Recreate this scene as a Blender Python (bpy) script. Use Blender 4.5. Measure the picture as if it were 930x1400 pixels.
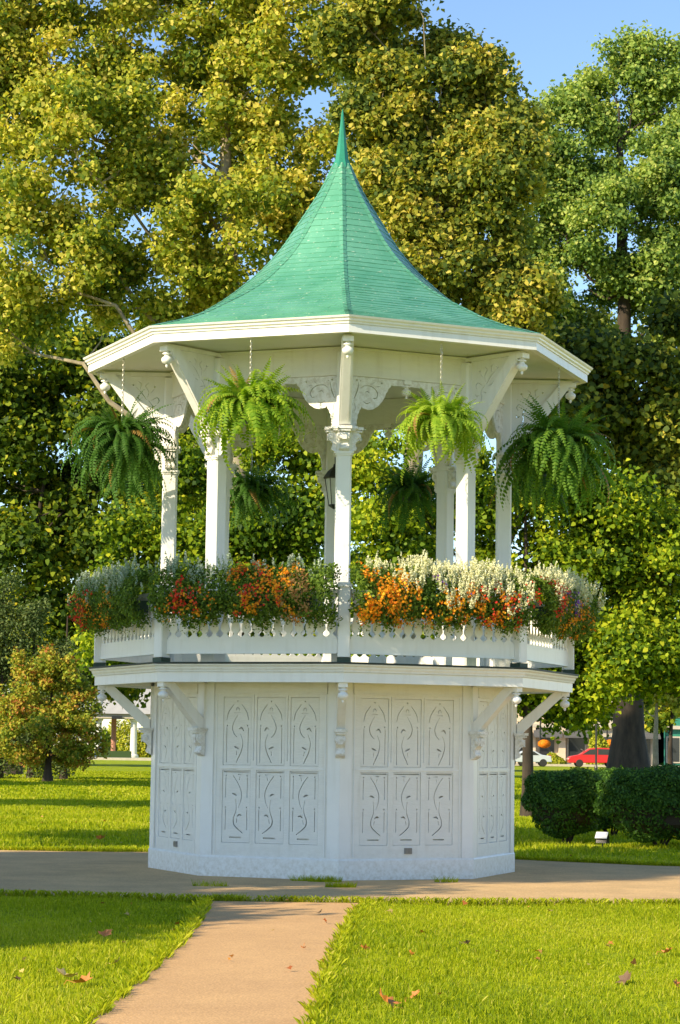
import bpy, math, random
import numpy as np
from mathutils import Vector, Matrix
random.seed(7)
rng = np.random.default_rng(11)
R = math.radians
for o in list(bpy.data.objects): bpy.data.objects.remove(o)
S = bpy.context.scene
COL = S.collection
# ------------------------------------------------------------------ camera
F = 3050.0; DIST = 29.0; PITCH = math.atan(320/3050)
cam_d = bpy.data.cameras.new('camera'); cam = bpy.data.objects.new('camera', cam_d); COL.objects.link(cam)
cam_d.sensor_fit = 'VERTICAL'; cam_d.sensor_height = 36; cam_d.lens = 36*F/1400
cam_d.clip_start = 0.1; cam_d.clip_end = 3000
cam.matrix_world = Matrix.Translation((0, -DIST, 1.6)) @ Matrix.Rotation(-0.0014, 4, 'Z') @ Matrix.Rotation(R(90)+PITCH, 4, 'X') @ Matrix.Rotation(0.014, 4, 'Z')
S.camera = cam
# ------------------------------------------------------------------ light
SUN_AZ, SUN_EL = R(50), R(30)          # sun stands behind the camera's left shoulder
sdir = Vector((-math.sin(SUN_AZ)*math.cos(SUN_EL), -math.cos(SUN_AZ)*math.cos(SUN_EL), math.sin(SUN_EL)))
W = bpy.data.worlds.new('World'); S.world = W; W.use_nodes = True
nt = W.node_tree; nt.nodes.clear()
sky = nt.nodes.new('ShaderNodeTexSky'); sky.sky_type = 'NISHITA'; sky.sun_disc = False
sky.sun_elevation = SUN_EL; sky.sun_rotation = math.atan2(sdir.x, sdir.y); sky.air_density = 1.0; sky.dust_density = 0.1; sky.ozone_density = 3.0
bg = nt.nodes.new('ShaderNodeBackground'); bg.inputs[1].default_value = 0.13
wo = nt.nodes.new('ShaderNodeOutputWorld')
nt.links.new(sky.outputs[0], bg.inputs[0]); nt.links.new(bg.outputs[0], wo.inputs[0])
sl = bpy.data.lights.new('sun', 'SUN'); sl.energy = 4.8; sl.angle = R(0.5); sl.color = (1.0, 0.84, 0.58)
so = bpy.data.objects.new('sun', sl); COL.objects.link(so)
so.rotation_euler = (-sdir).to_track_quat('-Z', 'Y').to_euler()
S.view_settings.view_transform = 'Standard'; S.view_settings.look = 'None'; S.view_settings.gamma = 1
S.view_settings.exposure = 0.8
S.render.engine = 'CYCLES'
try:
    S.cycles.max_bounces = 8; S.cycles.diffuse_bounces = 4; S.cycles.transparent_max_bounces = 8
except Exception: pass

# ------------------------------------------------------------------ helpers
def tag(o, label=None, cat=None, group=None, kind=None):
    if label: o['label'] = label
    if cat: o['category'] = cat
    if group: o['group'] = group
    if kind: o['kind'] = kind
    return o
def link(o, parent=None):
    COL.objects.link(o)
    if parent is not None: o.parent = parent
    return o
def empty(name, loc=(0,0,0), rz=0, parent=None):
    o = bpy.data.objects.new(name, None); link(o, parent); o.location = loc; o.rotation_euler = (0,0,rz); o.empty_display_size = .1
    return o
def put(name, mesh, parent=None, loc=(0,0,0), rot=(0,0,0), sc=None):
    o = bpy.data.objects.new(name, mesh); link(o, parent); o.location = loc; o.rotation_euler = rot
    if sc is not None: o.scale = sc
    return o
def children(o): return [c for c in bpy.data.objects if c.parent == o]
def copy_thing(src, loc, rz, label, sc=None):
    r = src.copy(); COL.objects.link(r); r.location = loc; r.rotation_euler = (0,0,rz); r['label'] = label
    if sc is not None: r.scale = (sc,)*3
    for c in children(src):
        d = c.copy(); COL.objects.link(d); d.parent = r
        for g in children(c):
            e = g.copy(); COL.objects.link(e); e.parent = d
    return r

class MB:
    def __init__(s): s.v=[]; s.f=[]; s.m=[]
    def add(s, vs, fs, mi=0):
        b=len(s.v); s.v += [tuple(p) for p in vs]; s.f += [tuple(i+b for i in f) for f in fs]; s.m += [mi]*len(fs); return s
    def box(s, c, d, mi=0, rot=None, bev=0):
        x,y,z=d[0]/2,d[1]/2,d[2]/2
        if bev:
            b=bev; vs=[]; ring=[(-x+b,-y),(x-b,-y),(x,-y+b),(x,y-b),(x-b,y),(-x+b,y),(-x,y-b),(-x,-y+b)]
            lv=[(-z,.0),(z,.0)]
            for zz,_ in lv: vs += [(a,q,zz) for a,q in ring]
            fs=[tuple(range(7,-1,-1)), tuple(range(8,16))]+[(i,(i+1)%8,8+(i+1)%8,8+i) for i in range(8)]
        else:
            vs=[(-x,-y,-z),(x,-y,-z),(x,y,-z),(-x,y,-z),(-x,-y,z),(x,-y,z),(x,y,z),(-x,y,z)]
            fs=[(3,2,1,0),(4,5,6,7),(0,1,5,4),(1,2,6,5),(2,3,7,6),(3,0,4,7)]
        if rot is not None: vs=[rot@Vector(p) for p in vs]
        vs=[(p[0]+c[0],p[1]+c[1],p[2]+c[2]) for p in vs]
        return s.add(vs,fs,mi)
    def lathe(s, prof, c=(0,0,0), n=12, mi=0, M=None):
        vs=[];fs=[]
        for r,z in prof:
            for i in range(n):
                a=2*math.pi*i/n; vs.append((r*math.cos(a),r*math.sin(a),z))
        k=len(prof)
        for j in range(k-1):
            for i in range(n):
                fs.append((j*n+i,j*n+(i+1)%n,(j+1)*n+(i+1)%n,(j+1)*n+i))
        fs.append(tuple(range(n-1,-1,-1))); fs.append(tuple((k-1)*n+i for i in range(n)))
        if M is not None: vs=[M@Vector(p) for p in vs]
        return s.add([(p[0]+c[0],p[1]+c[1],p[2]+c[2]) for p in vs],fs,mi)
    def tube(s, pts, rad, n=6, mi=0):
        pts=[Vector(p) for p in pts]; vs=[];fs=[]
        k=len(pts); up=None
        for j,p in enumerate(pts):
            t=(pts[min(j+1,k-1)]-pts[max(j-1,0)]).normalized()
            if up is None: up = t.orthogonal().normalized()
            up=(up-t*up.dot(t)).normalized(); w=t.cross(up)
            r=rad[j] if hasattr(rad,'__len__') else rad
            for i in range(n):
                a=2*math.pi*i/n; vs.append(p+up*(r*math.cos(a))+w*(r*math.sin(a)))
        for j in range(k-1):
            for i in range(n): fs.append((j*n+i,j*n+(i+1)%n,(j+1)*n+(i+1)%n,(j+1)*n+i))
        fs.append(tuple(range(n-1,-1,-1))); fs.append(tuple((k-1)*n+i for i in range(n)))
        return s.add(vs,fs,mi)
    def extrude(s, outline, axis, a, b, mi=0):
        # outline of (u,v); axis 'x': (t,u,v)  'y': (u,t,v)  'z': (u,v,t)
        n=len(outline); vs=[]
        for t in (a,b):
            for u,v in outline: vs.append({'x':(t,u,v),'y':(u,t,v),'z':(u,v,t)}[axis])
        fs=[tuple(range(n-1,-1,-1)),tuple(range(n,2*n))]+[(i,(i+1)%n,n+(i+1)%n,n+i) for i in range(n)]
        return s.add(vs,fs,mi)
    def mesh(s, name, mats, smooth=False):
        me=bpy.data.meshes.new(name); me.from_pydata(s.v,[],s.f)
        if not isinstance(mats,(list,tuple)): mats=[mats]
        for m in mats: me.materials.append(m)
        if len(mats)>1: me.polygons.foreach_set('material_index', s.m)
        if smooth:
            me.polygons.foreach_set('use_smooth',[True]*len(me.polygons))
            try: me.set_sharp_from_angle(angle=R(40))
            except Exception: pass
        import bmesh
        bm=bmesh.new(); bm.from_mesh(me); bmesh.ops.recalc_face_normals(bm, faces=bm.faces); bm.to_mesh(me); bm.free()
        return me
    def build(s, name, mats, parent=None, loc=(0,0,0), rot=(0,0,0), smooth=False):
        return put(name, s.mesh(name,mats,smooth), parent, loc, rot)

def cloud_mesh(name, mat, V, k, tint, tris=False, poly=None):
    """V: (N,k,3) vertices of N leaves, each one k-gon (or faces in poly); tint: (N,) per-leaf value"""
    N=V.shape[0]; me=bpy.data.meshes.new(name)
    me.vertices.add(N*k); me.vertices.foreach_set('co', V.reshape(-1).astype(np.float32))
    if poly is None: poly=[list(range(k))]
    nl=sum(len(p) for p in poly); flat=np.concatenate([np.array(p) for p in poly])
    idx=(np.arange(N)[:,None]*k+flat[None,:]).reshape(-1)
    me.loops.add(N*nl); me.loops.foreach_set('vertex_index', idx.astype(np.int32))
    tot=np.array([len(p) for p in poly]); st=np.concatenate([[0],np.cumsum(tot)[:-1]])
    me.polygons.add(N*len(poly))
    me.polygons.foreach_set('loop_start', (np.arange(N)[:,None]*nl+st[None,:]).reshape(-1).astype(np.int32))
    try: me.polygons.foreach_set('loop_total', np.tile(tot,N).astype(np.int32))
    except Exception: pass
    at=me.attributes.new('tint','FLOAT','FACE'); at.data.foreach_set('value', np.repeat(tint,len(poly)).astype(np.float32))
    me.materials.append(mat); me.update(calc_edges=True); me.validate()
    return me
def nrm(a): return a/np.maximum(np.linalg.norm(a,axis=-1,keepdims=True),1e-9)
def leaves(P, Nn, size, shape, fold=0.15):
    """place a leaf shape (k,2) at each P with normal Nn"""
    N=len(P); n=nrm(Nn); r=rng.normal(size=(N,3)); u=nrm(np.cross(n,r)); v=np.cross(n,u)
    sh=np.array(shape); s=np.broadcast_to(size,(N,))[:,None,None]
    zz=np.abs(sh[:,0])*fold*2 - 0.25*np.abs(sh[:,1])*fold*2
    return P[:,None,:]+s*(sh[None,:,0:1]*u[:,None,:]+sh[None,:,1:2]*v[:,None,:]+zz[None,:,None]*n[:,None,:])
LOBED=[(0,-.5),(.2,-.28),(.5,-.3),(.38,0),(.5,.22),(.2,.24),(0,.55),(-.2,.24),(-.5,.22),(-.38,0),(-.5,-.3),(-.2,-.28)]
PENT=[(0,-.5),(.42,-.05),(.22,.32),(0,.55),(-.36,.05)]
SIX=[(0,-.5),(.42,-.2),(.3,.2),(0,.55),(-.3,.2),(-.42,-.2)]
STAR=[(0,-.5),(.5,-.28),(.24,-.02),(.42,.3),(0,.58),(-.42,.3),(-.24,-.02),(-.5,-.28)]
OVAL=[(0,-.5),(.25,-.1),(.2,.25),(0,.5),(-.2,.25),(-.25,-.1)]
KITE=[(0,-.5),(.28,0),(0,.5),(-.28,0)]

# ------------------------------------------------------------------ materials
def new_mat(name):
    m=bpy.data.materials.new(name); m.use_nodes=True; n=m.node_tree; b=n.nodes['Principled BSDF']; return m,n,b
def mat(name, col, rough=.5, var=.08, scale=6, bump=0, bscale=60, metallic=0, spec=.5, col2=None, stretch=None):
    m,n,b=new_mat(name)
    tc=n.nodes.new('ShaderNodeTexCoord'); mp=n.nodes.new('ShaderNodeMapping'); n.links.new(tc.outputs['Object'],mp.inputs[0])
    if stretch: mp.inputs['Scale'].default_value=stretch
    nz=n.nodes.new('ShaderNodeTexNoise'); nz.inputs['Scale'].default_value=scale; nz.inputs['Detail'].default_value=6; nz.inputs['Roughness'].default_value=.65
    n.links.new(mp.outputs[0],nz.inputs['Vector'])
    cr=n.nodes.new('ShaderNodeValToRGB'); c2=col2 if col2 else tuple(c*(1-2*var) for c in col)
    cr.color_ramp.elements[0].position=.32; cr.color_ramp.elements[1].position=.68
    cr.color_ramp.elements[0].color=(*c2,1); cr.color_ramp.elements[1].color=(*col,1)
    n.links.new(nz.outputs['Fac'],cr.inputs[0]); n.links.new(cr.outputs[0],b.inputs['Base Color'])
    b.inputs['Roughness'].default_value=rough; b.inputs['Metallic'].default_value=metallic; b.inputs['Specular IOR Level'].default_value=spec
    if bump:
        n2=n.nodes.new('ShaderNodeTexNoise'); n2.inputs['Scale'].default_value=bscale; n2.inputs['Detail'].default_value=5
        n.links.new(mp.outputs[0],n2.inputs['Vector'])
        bp=n.nodes.new('ShaderNodeBump'); bp.inputs['Strength'].default_value=bump; bp.inputs['Distance'].default_value=.01
        n.links.new(n2.outputs['Fac'],bp.inputs['Height']); n.links.new(bp.outputs[0],b.inputs['Normal'])
    return m
def leaf_mat(name, cols, trans=.35, rough=.55, spec=.15, nscale=None, tboost=1.6):
    """cols: colours along the per-leaf value 'tint'"""
    m,n,b=new_mat(name)
    a=n.nodes.new('ShaderNodeAttribute'); a.attribute_name='tint'
    cr=n.nodes.new('ShaderNodeValToRGB'); el=cr.color_ramp.elements
    el[0].color=(*cols[0],1); el[1].color=(*cols[-1],1)
    for i,c in enumerate(cols[1:-1],1):
        e=el.new(i/(len(cols)-1)); e.color=(*c,1)
    # keep order safe
    n.links.new(a.outputs['Fac'],cr.inputs[0])
    n.links.new(cr.outputs[0],b.inputs['Base Color']); b.inputs['Roughness'].default_value=rough; b.inputs['Specular IOR Level'].default_value=spec
    tr=n.nodes.new('ShaderNodeBsdfTranslucent'); mx=n.nodes.new('ShaderNodeMixShader'); mx.inputs[0].default_value=trans
    mu=n.nodes.new('ShaderNodeMix'); mu.data_type='RGBA'; mu.blend_type='MULTIPLY'; mu.inputs[0].default_value=1
    mu.inputs[7].default_value=(tboost,tboost*1.0,tboost*.45,1)
    n.links.new(cr.outputs[0],mu.inputs[6]); n.links.new(mu.outputs[2],tr.inputs[0])
    n.links.new(b.outputs[0],mx.inputs[1]); n.links.new(tr.outputs[0],mx.inputs[2])
    n.links.new(mx.outputs[0],n.nodes['Material Output'].inputs[0])
    return m
M={}
M['white']=mat('white_paint',(.81,.80,.75),.45,.045,2.2,.35,14,stretch=(1,1,3.5))
M['white2']=mat('white_paint_trim',(.82,.82,.80),.36,.02,5,.08,30)
M['ceiling']=mat('bounce_tinted_ceiling_paint',(.72,.73,.62),.6,.03,3)  # white paint with the lawn's yellowish bounce light put into its colour
M['dark']=mat('dark_roofing_edge',(.02,.03,.025),.6)
M['green_wood']=mat('green_painted_wood',(.03,.13,.08),.5)
M['soil']=mat('soil',(.05,.035,.02),.95,.2,8,.5,40)
M['black']=mat('black_iron',(.015,.015,.015),.4)
M['grey']=mat('grey_metal_cover',(.22,.22,.22),.4,metallic=.6)
M['chain']=mat('galvanised_chain',(.62,.60,.52),.35,metallic=.5)
M['glass']=mat('milky_lantern_glass',(.62,.66,.62),.25)
M['leaf_fall']=mat('dry_leaf_orange',(.62,.22,.05),.6,.2,20)
M['leaf_fall2']=mat('dry_leaf_tan',(.68,.48,.16),.6,.2,20)
M['leaf_fall3']=mat('dry_leaf_brown',(.16,.09,.05),.7,.2,20)
M['bark']=mat('shade_darkened_bark',(.07,.05,.035),.9,.3,3,.9,9,stretch=(1,1,.3),col2=(.02,.015,.011))  # colour darkened to stand in for canopy shade on the trunks
M['bark_pale']=mat('mottled_pale_bark',(.42,.36,.24),.75,.3,1.6,.4,8,col2=(.14,.11,.07))
M['pot']=mat('dark_green_pot',(.02,.05,.03),.5)

def weather(m):
    n=m.node_tree; b=n.nodes['Principled BSDF']; src=b.inputs['Base Color'].links[0].from_socket
    tc=n.nodes.new('ShaderNodeTexCoord'); sp=n.nodes.new('ShaderNodeSeparateXYZ'); n.links.new(tc.outputs['Object'],sp.inputs[0])
    mr=n.nodes.new('ShaderNodeMapRange'); mr.inputs[1].default_value=.42; mr.inputs[2].default_value=.02; mr.inputs[3].default_value=0; mr.inputs[4].default_value=1; n.links.new(sp.outputs[2],mr.inputs[0])
    nz=n.nodes.new('ShaderNodeTexNoise'); nz.inputs['Scale'].default_value=16; nz.inputs['Detail'].default_value=9; nz.inputs['Roughness'].default_value=.75; n.links.new(tc.outputs['Object'],nz.inputs['Vector'])
    cr=n.nodes.new('ShaderNodeValToRGB'); cr.color_ramp.elements[0].position=.42; cr.color_ramp.elements[1].position=.64; n.links.new(nz.outputs['Fac'],cr.inputs[0])
    mu=n.nodes.new('ShaderNodeMath'); mu.operation='MULTIPLY'; n.links.new(mr.outputs[0],mu.inputs[0]); n.links.new(cr.outputs[0],mu.inputs[1])
    mp=n.nodes.new('ShaderNodeMapping'); mp.inputs['Scale'].default_value=(9,9,.8); n.links.new(tc.outputs['Object'],mp.inputs[0])
    n2=n.nodes.new('ShaderNodeTexNoise'); n2.inputs['Scale'].default_value=1.3; n2.inputs['Detail'].default_value=7; n.links.new(mp.outputs[0],n2.inputs['Vector'])
    c2=n.nodes.new('ShaderNodeValToRGB'); c2.color_ramp.elements[0].position=.52; c2.color_ramp.elements[1].position=.8; c2.color_ramp.elements[1].color=(.38,.38,.38,1); n.links.new(n2.outputs['Fac'],c2.inputs[0])
    mx2=n.nodes.new('ShaderNodeMath'); mx2.operation='MAXIMUM'; n.links.new(mu.outputs[0],mx2.inputs[0]); n.links.new(c2.outputs[0],mx2.inputs[1])
    m3=n.nodes.new('ShaderNodeMath'); m3.operation='MULTIPLY'; m3.inputs[1].default_value=.62; n.links.new(mx2.outputs[0],m3.inputs[0])
    mx=n.nodes.new('ShaderNodeMix'); mx.data_type='RGBA'; mx.inputs[7].default_value=(.42,.37,.26,1)
    n.links.new(m3.outputs[0],mx.inputs[0]); n.links.new(src,mx.inputs[6]); n.links.new(mx.outputs[2],b.inputs['Base Color'])
M['white_plain']=mat('white_panel_paint',(.79,.78,.73),.45,.045,2.2,.35,14,stretch=(1,1,3.5))
weather(M['white']); weather(M['white2'])
# green shingle paint: glossy, streaky, flecks of pale wear
m,n,b=new_mat('green_shingle_paint')
tc=n.nodes.new('ShaderNodeTexCoord'); nz=n.nodes.new('ShaderNodeTexNoise'); nz.inputs['Scale'].default_value=2.2; nz.inputs['Detail'].default_value=8
n.links.new(tc.outputs['Object'],nz.inputs['Vector'])
at=n.nodes.new('ShaderNodeAttribute'); at.attribute_name='tint'
ad=n.nodes.new('ShaderNodeMath'); ad.operation='ADD'; n.links.new(nz.outputs['Fac'],ad.inputs[0]); n.links.new(at.outputs['Fac'],ad.inputs[1])
cr=n.nodes.new('ShaderNodeValToRGB'); cr.color_ramp.elements[0].position=.35; cr.color_ramp.elements[1].position=1.0
cr.color_ramp.elements[0].color=(.07,.27,.165,1); cr.color_ramp.elements[1].color=(.15,.40,.275,1)
n.links.new(ad.outputs[0],cr.inputs[0])
mp=n.nodes.new('ShaderNodeMapping'); mp.inputs['Scale'].default_value=(14,14,45); n.links.new(tc.outputs['Object'],mp.inputs[0])
n3=n.nodes.new('ShaderNodeTexNoise'); n3.inputs['Scale'].default_value=1.4; n3.inputs['Detail'].default_value=3; n.links.new(mp.outputs[0],n3.inputs['Vector'])
c3=n.nodes.new('ShaderNodeValToRGB'); c3.color_ramp.elements[0].position=.66; c3.color_ramp.elements[1].position=.70; n.links.new(n3.outputs['Fac'],c3.inputs[0])
mx=n.nodes.new('ShaderNodeMix'); mx.data_type='RGBA'; mx.inputs[7].default_value=(.42,.55,.42,1)
n.links.new(c3.outputs[0],mx.inputs[0]); n.links.new(cr.outputs[0],mx.inputs[6]); n.links.new(mx.outputs[2],b.inputs['Base Color'])
b.inputs['Roughness'].default_value=.34
bp=n.nodes.new('ShaderNodeBump'); bp.inputs['Strength'].default_value=.35; bp.inputs['Distance'].default_value=.008
n4=n.nodes.new('ShaderNodeTexNoise'); n4.inputs['Scale'].default_value=22; n4.inputs['Detail'].default_value=6; n.links.new(tc.outputs['Object'],n4.inputs['Vector'])
n.links.new(n4.outputs['Fac'],bp.inputs['Height']); n.links.new(bp.outputs[0],b.inputs['Normal'])
M['roof']=m
M['roof_metal']=mat('green_painted_metal',(.035,.27,.17),.3,.12,5,.1,20)

M['syc']=leaf_mat('yellow_green_sycamore_leaf',[(.08,.15,.03),(.22,.29,.035),(.45,.46,.06),(.68,.58,.13)],.38)
M['syc2']=leaf_mat('golden_sycamore_leaf',[(.08,.13,.03),(.22,.26,.035),(.46,.42,.06),(.68,.54,.12)],.35)
M['syc3']=leaf_mat('shaded_sycamore_leaf',[(.04,.07,.018),(.11,.16,.025),(.28,.31,.04),(.66,.54,.08)],.3)  # shade and sunlit yellow patches put into these leaf colours
M['green']=leaf_mat('fresh_green_leaf',[(.07,.14,.04),(.18,.28,.06),(.32,.42,.09),(.48,.52,.14)],.35)
M['maple']=leaf_mat('maple_leaf',[(.03,.07,.008),(.10,.18,.011),(.27,.36,.016),(.46,.48,.025)],.35)
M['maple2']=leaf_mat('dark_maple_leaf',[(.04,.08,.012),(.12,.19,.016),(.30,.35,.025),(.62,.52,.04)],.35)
M['dog']=leaf_mat('turning_dogwood_leaf',[(.12,.19,.03),(.30,.36,.04),(.44,.38,.05),(.42,.16,.05)],.3)
M['arbor']=leaf_mat('arborvitae_spray',[(.05,.09,.03),(.11,.16,.05),(.2,.24,.08)],.2)
M['hedge']=leaf_mat('clipped_hedge_leaf',[(.022,.06,.012),(.06,.14,.018),(.15,.27,.03)],.25)
M['shrub']=leaf_mat('yellow_shrub_leaf',[(.2,.26,.02),(.4,.42,.03),(.55,.5,.05)],.3)
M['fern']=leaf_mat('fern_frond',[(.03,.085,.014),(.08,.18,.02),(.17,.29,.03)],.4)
M['fern_mid']=leaf_mat('bright_fern_frond',[(.05,.13,.012),(.15,.28,.018),(.42,.52,.04)],.42)  # brighter frond colours stand in for sunlight, here and on the next line
M['fern_lit']=leaf_mat('sunlit_fern_frond',[(.08,.18,.015),(.22,.36,.03),(.46,.56,.06)],.45)
M['fern_shaded']=leaf_mat('shaded_fern_frond',[(.02,.06,.012),(.05,.13,.018),(.10,.20,.03)],.35)  # shade on these ferns put into a darker frond colour
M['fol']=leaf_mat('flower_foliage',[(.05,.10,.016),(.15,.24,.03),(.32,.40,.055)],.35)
M['white_fl']=leaf_mat('white_petal',[(.55,.60,.30),(.80,.80,.55),(.88,.87,.70)],.3,tboost=1.0)
M['silver_fl']=leaf_mat('silvery_white_petal',[(.16,.28,.14),(.38,.48,.34),(.70,.74,.66)],.25,tboost=1.0)
M['orange_fl']=leaf_mat('orange_petal',[(.72,.16,.012),(.86,.34,.015),(.88,.50,.03)],.25,tboost=1.1)
M['red_fl']=leaf_mat('red_petal',[(.55,.015,.02),(.75,.05,.02),(.80,.12,.04)],.25,tboost=1.1)
M['purple_fl']=leaf_mat('purple_petal',[(.15,.05,.3),(.25,.1,.42)],.25,tboost=1.0)
M['tan_fl']=leaf_mat('dried_tan_sprig',[(.30,.15,.05),(.45,.27,.09)],.2,tboost=1.0)
M['blade']=leaf_mat('grass_blade',[(.14,.21,.006),(.29,.35,.008),(.43,.45,.014),(.55,.50,.09)],.45,tboost=1.5)

# lawn base sheet
m,n,b=new_mat('lawn')
tc=n.nodes.new('ShaderNodeTexCoord')
cr=n.nodes.new('ShaderNodeValToRGB')
n1=n.nodes.new('ShaderNodeTexNoise'); n1.inputs['Scale'].default_value=.35; n1.inputs['Detail'].default_value=8; n1.inputs['Roughness'].default_value=.7
n.links.new(tc.outputs['Object'],n1.inputs['Vector']); n.links.new(n1.outputs['Fac'],cr.inputs[0])
cr.color_ramp.elements[0].position=.3; cr.color_ramp.elements[0].color=(.18,.25,.006,1)
cr.color_ramp.elements[1].position=.7; cr.color_ramp.elements[1].color=(.33,.38,.010,1)
n.links.new(cr.outputs[0],b.inputs['Base Color']); b.inputs['Roughness'].default_value=.9; b.inputs['Specular IOR Level'].default_value=.1
n2=n.nodes.new('ShaderNodeTexNoise'); n2.inputs['Scale'].default_value=18; n2.inputs['Detail'].default_value=6; n.links.new(tc.outputs['Object'],n2.inputs['Vector'])
bp=n.nodes.new('ShaderNodeBump'); bp.inputs['Strength'].default_value=.8; bp.inputs['Distance'].default_value=.05
n.links.new(n2.outputs['Fac'],bp.inputs['Height']); n.links.new(bp.outputs[0],b.inputs['Normal'])
M['lawn']=m
# concrete
def concrete(name,c1,c2,stain):
    m,n,b=new_mat(name)
    tc=n.nodes.new('ShaderNodeTexCoord')
    a1=n.nodes.new('ShaderNodeTexNoise'); a1.inputs['Scale'].default_value=.9; a1.inputs['Detail'].default_value=9; a1.inputs['Roughness'].default_value=.7
    a2=n.nodes.new('ShaderNodeTexNoise'); a2.inputs['Scale'].default_value=70; a2.inputs['Detail'].default_value=4
    for x in (a1,a2): n.links.new(tc.outputs['Object'],x.inputs['Vector'])
    r1=n.nodes.new('ShaderNodeValToRGB'); r1.color_ramp.elements[0].position=.3; r1.color_ramp.elements[1].position=.65
    r1.color_ramp.elements[0].color=(*c2,1); r1.color_ramp.elements[1].color=(*c1,1)
    n.links.new(a1.outputs['Fac'],r1.inputs[0])
    r2=n.nodes.new('ShaderNodeValToRGB'); r2.color_ramp.elements[0].position=.35; r2.color_ramp.elements[1].position=.7
    r2.color_ramp.elements[0].color=(.72,.70,.68,1); r2.color_ramp.elements[1].color=(1.12,1.1,1.08,1)
    n.links.new(a2.outputs['Fac'],r2.inputs[0])
    mu=n.nodes.new('ShaderNodeMix'); mu.data_type='RGBA'; mu.blend_type='MULTIPLY'; mu.inputs[0].default_value=1
    n.links.new(r1.outputs[0],mu.inputs[6]); n.links.new(r2.outputs[0],mu.inputs[7])
    n.links.new(mu.outputs[2],b.inputs['Base Color']); b.inputs['Roughness'].default_value=.85; b.inputs['Specular IOR Level'].default_value=.25
    bp=n.nodes.new('ShaderNodeBump'); bp.inputs['Strength'].default_value=.5; bp.inputs['Distance'].default_value=.006
    n.links.new(a2.outputs['Fac'],bp.inputs['Height']); n.links.new(bp.outputs[0],b.inputs['Normal'])
    return m
M['path']=concrete('tan_path_concrete',(.66,.42,.20),(.54,.34,.165),.2)
M['plaza']=concrete('grey_tan_concrete',(.70,.48,.235),(.46,.325,.165),.3)
M['asphalt']=mat('asphalt',(.06,.06,.06),.9,.1,4,.3,40)
M['kerb']=mat('pale_kerb_concrete',(.5,.45,.36),.8,.1,4)
M['cream']=mat('cream_stucco',(.62,.50,.36),.8,.06,1)
M['brick']=mat('pink_brick',(.45,.22,.16),.85,.1,2)
M['pane']=mat('dark_window_glass',(.03,.035,.04),.12)
M['awning']=mat('grey_awning_cloth',(.10,.10,.10),.8)
M['teal']=mat('green_painted_shopfront',(.03,.22,.15),.5)
M['roofgrey']=mat('grey_roof_felt',(.38,.38,.37),.8,.1,1)
M['carred']=mat('red_car_paint',(.55,.02,.025),.25,.02)
M['carblue']=mat('blue_car_paint',(.05,.18,.42),.25,.02)
M['carsilver']=mat('silver_car_paint',(.45,.5,.55),.3,.02)
M['tyre']=mat('tyre_rubber',(.02,.02,.02),.8)
M['rim']=mat('wheel_rim',(.5,.5,.5),.3,metallic=.8)
M['lampglass']=mat('headlamp_lens',(.7,.7,.7),.15)

# ------------------------------------------------------------------ sawn boards with cut-outs (filled 2D curves)
def strip(pts, w0, w1=None, n=10):
    """closed outline round a smooth centre line"""
    w1 = w0 if w1 is None else w1
    P=[np.array(p,float) for p in pts]
    if len(P)>2:
        Q=[]; ext=[2*P[0]-P[1]]+P+[2*P[-1]-P[-2]]
        for i in range(1,len(ext)-2):
            a,b_,c,d=ext[i-1:i+3]
            for t in np.linspace(0,1,4,endpoint=False):
                Q.append(.5*((2*b_)+(-a+c)*t+(2*a-5*b_+4*c-d)*t*t+(-a+3*b_-3*c+d)*t**3))
        Q.append(P[-1]); P=Q
    L=[];Rr=[]; k=len(P)
    for i,p in enumerate(P):
        t=P[min(i+1,k-1)]-P[max(i-1,0)]; t/=np.linalg.norm(t)+1e-9; nn=np.array([-t[1],t[0]])
        f=i/(k-1); w=(w0*(1-f)+w1*f)/2*(0.45+0.55*math.sin(math.pi*min(max(f,.08),.92)))
        L.append(tuple(p+nn*w)); Rr.append(tuple(p-nn*w))
    return L+Rr[::-1]
def rect(x0,y0,x1,y1): return [(x0,y0),(x1,y0),(x1,y1),(x0,y1)]
def circ(x,y,r,n=8): return [(x+r*math.cos(2*math.pi*i/n),y+r*math.sin(2*math.pi*i/n)) for i in range(n)]
def fret(name, outer, holes, thick, m, bevel=0):
    cu=bpy.data.curves.new(name+'_c','CURVE'); cu.dimensions='2D'; cu.fill_mode='BOTH'; cu.extrude=thick/2; cu.bevel_depth=bevel; cu.bevel_resolution=0; cu.resolution_u=1
    for poly in [outer]+holes:
        sp=cu.splines.new('POLY'); sp.points.add(len(poly)-1)
        for i,(x,y) in enumerate(poly): sp.points[i].co=(x,y,0,1)
        sp.use_cyclic_u=True
    ob=bpy.data.objects.new(name+'_tmp',cu); COL.objects.link(ob); bpy.context.view_layer.update()
    me=bpy.data.meshes.new_from_object(ob.evaluated_get(bpy.context.evaluated_depsgraph_get()))
    bpy.data.objects.remove(ob); bpy.data.curves.remove(cu)
    me.name=name; me.transform(Matrix.Rotation(R(90),4,'X')); me.materials.clear(); me.materials.append(m)
    return me      # lies in the XZ plane, faces -Y

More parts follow.
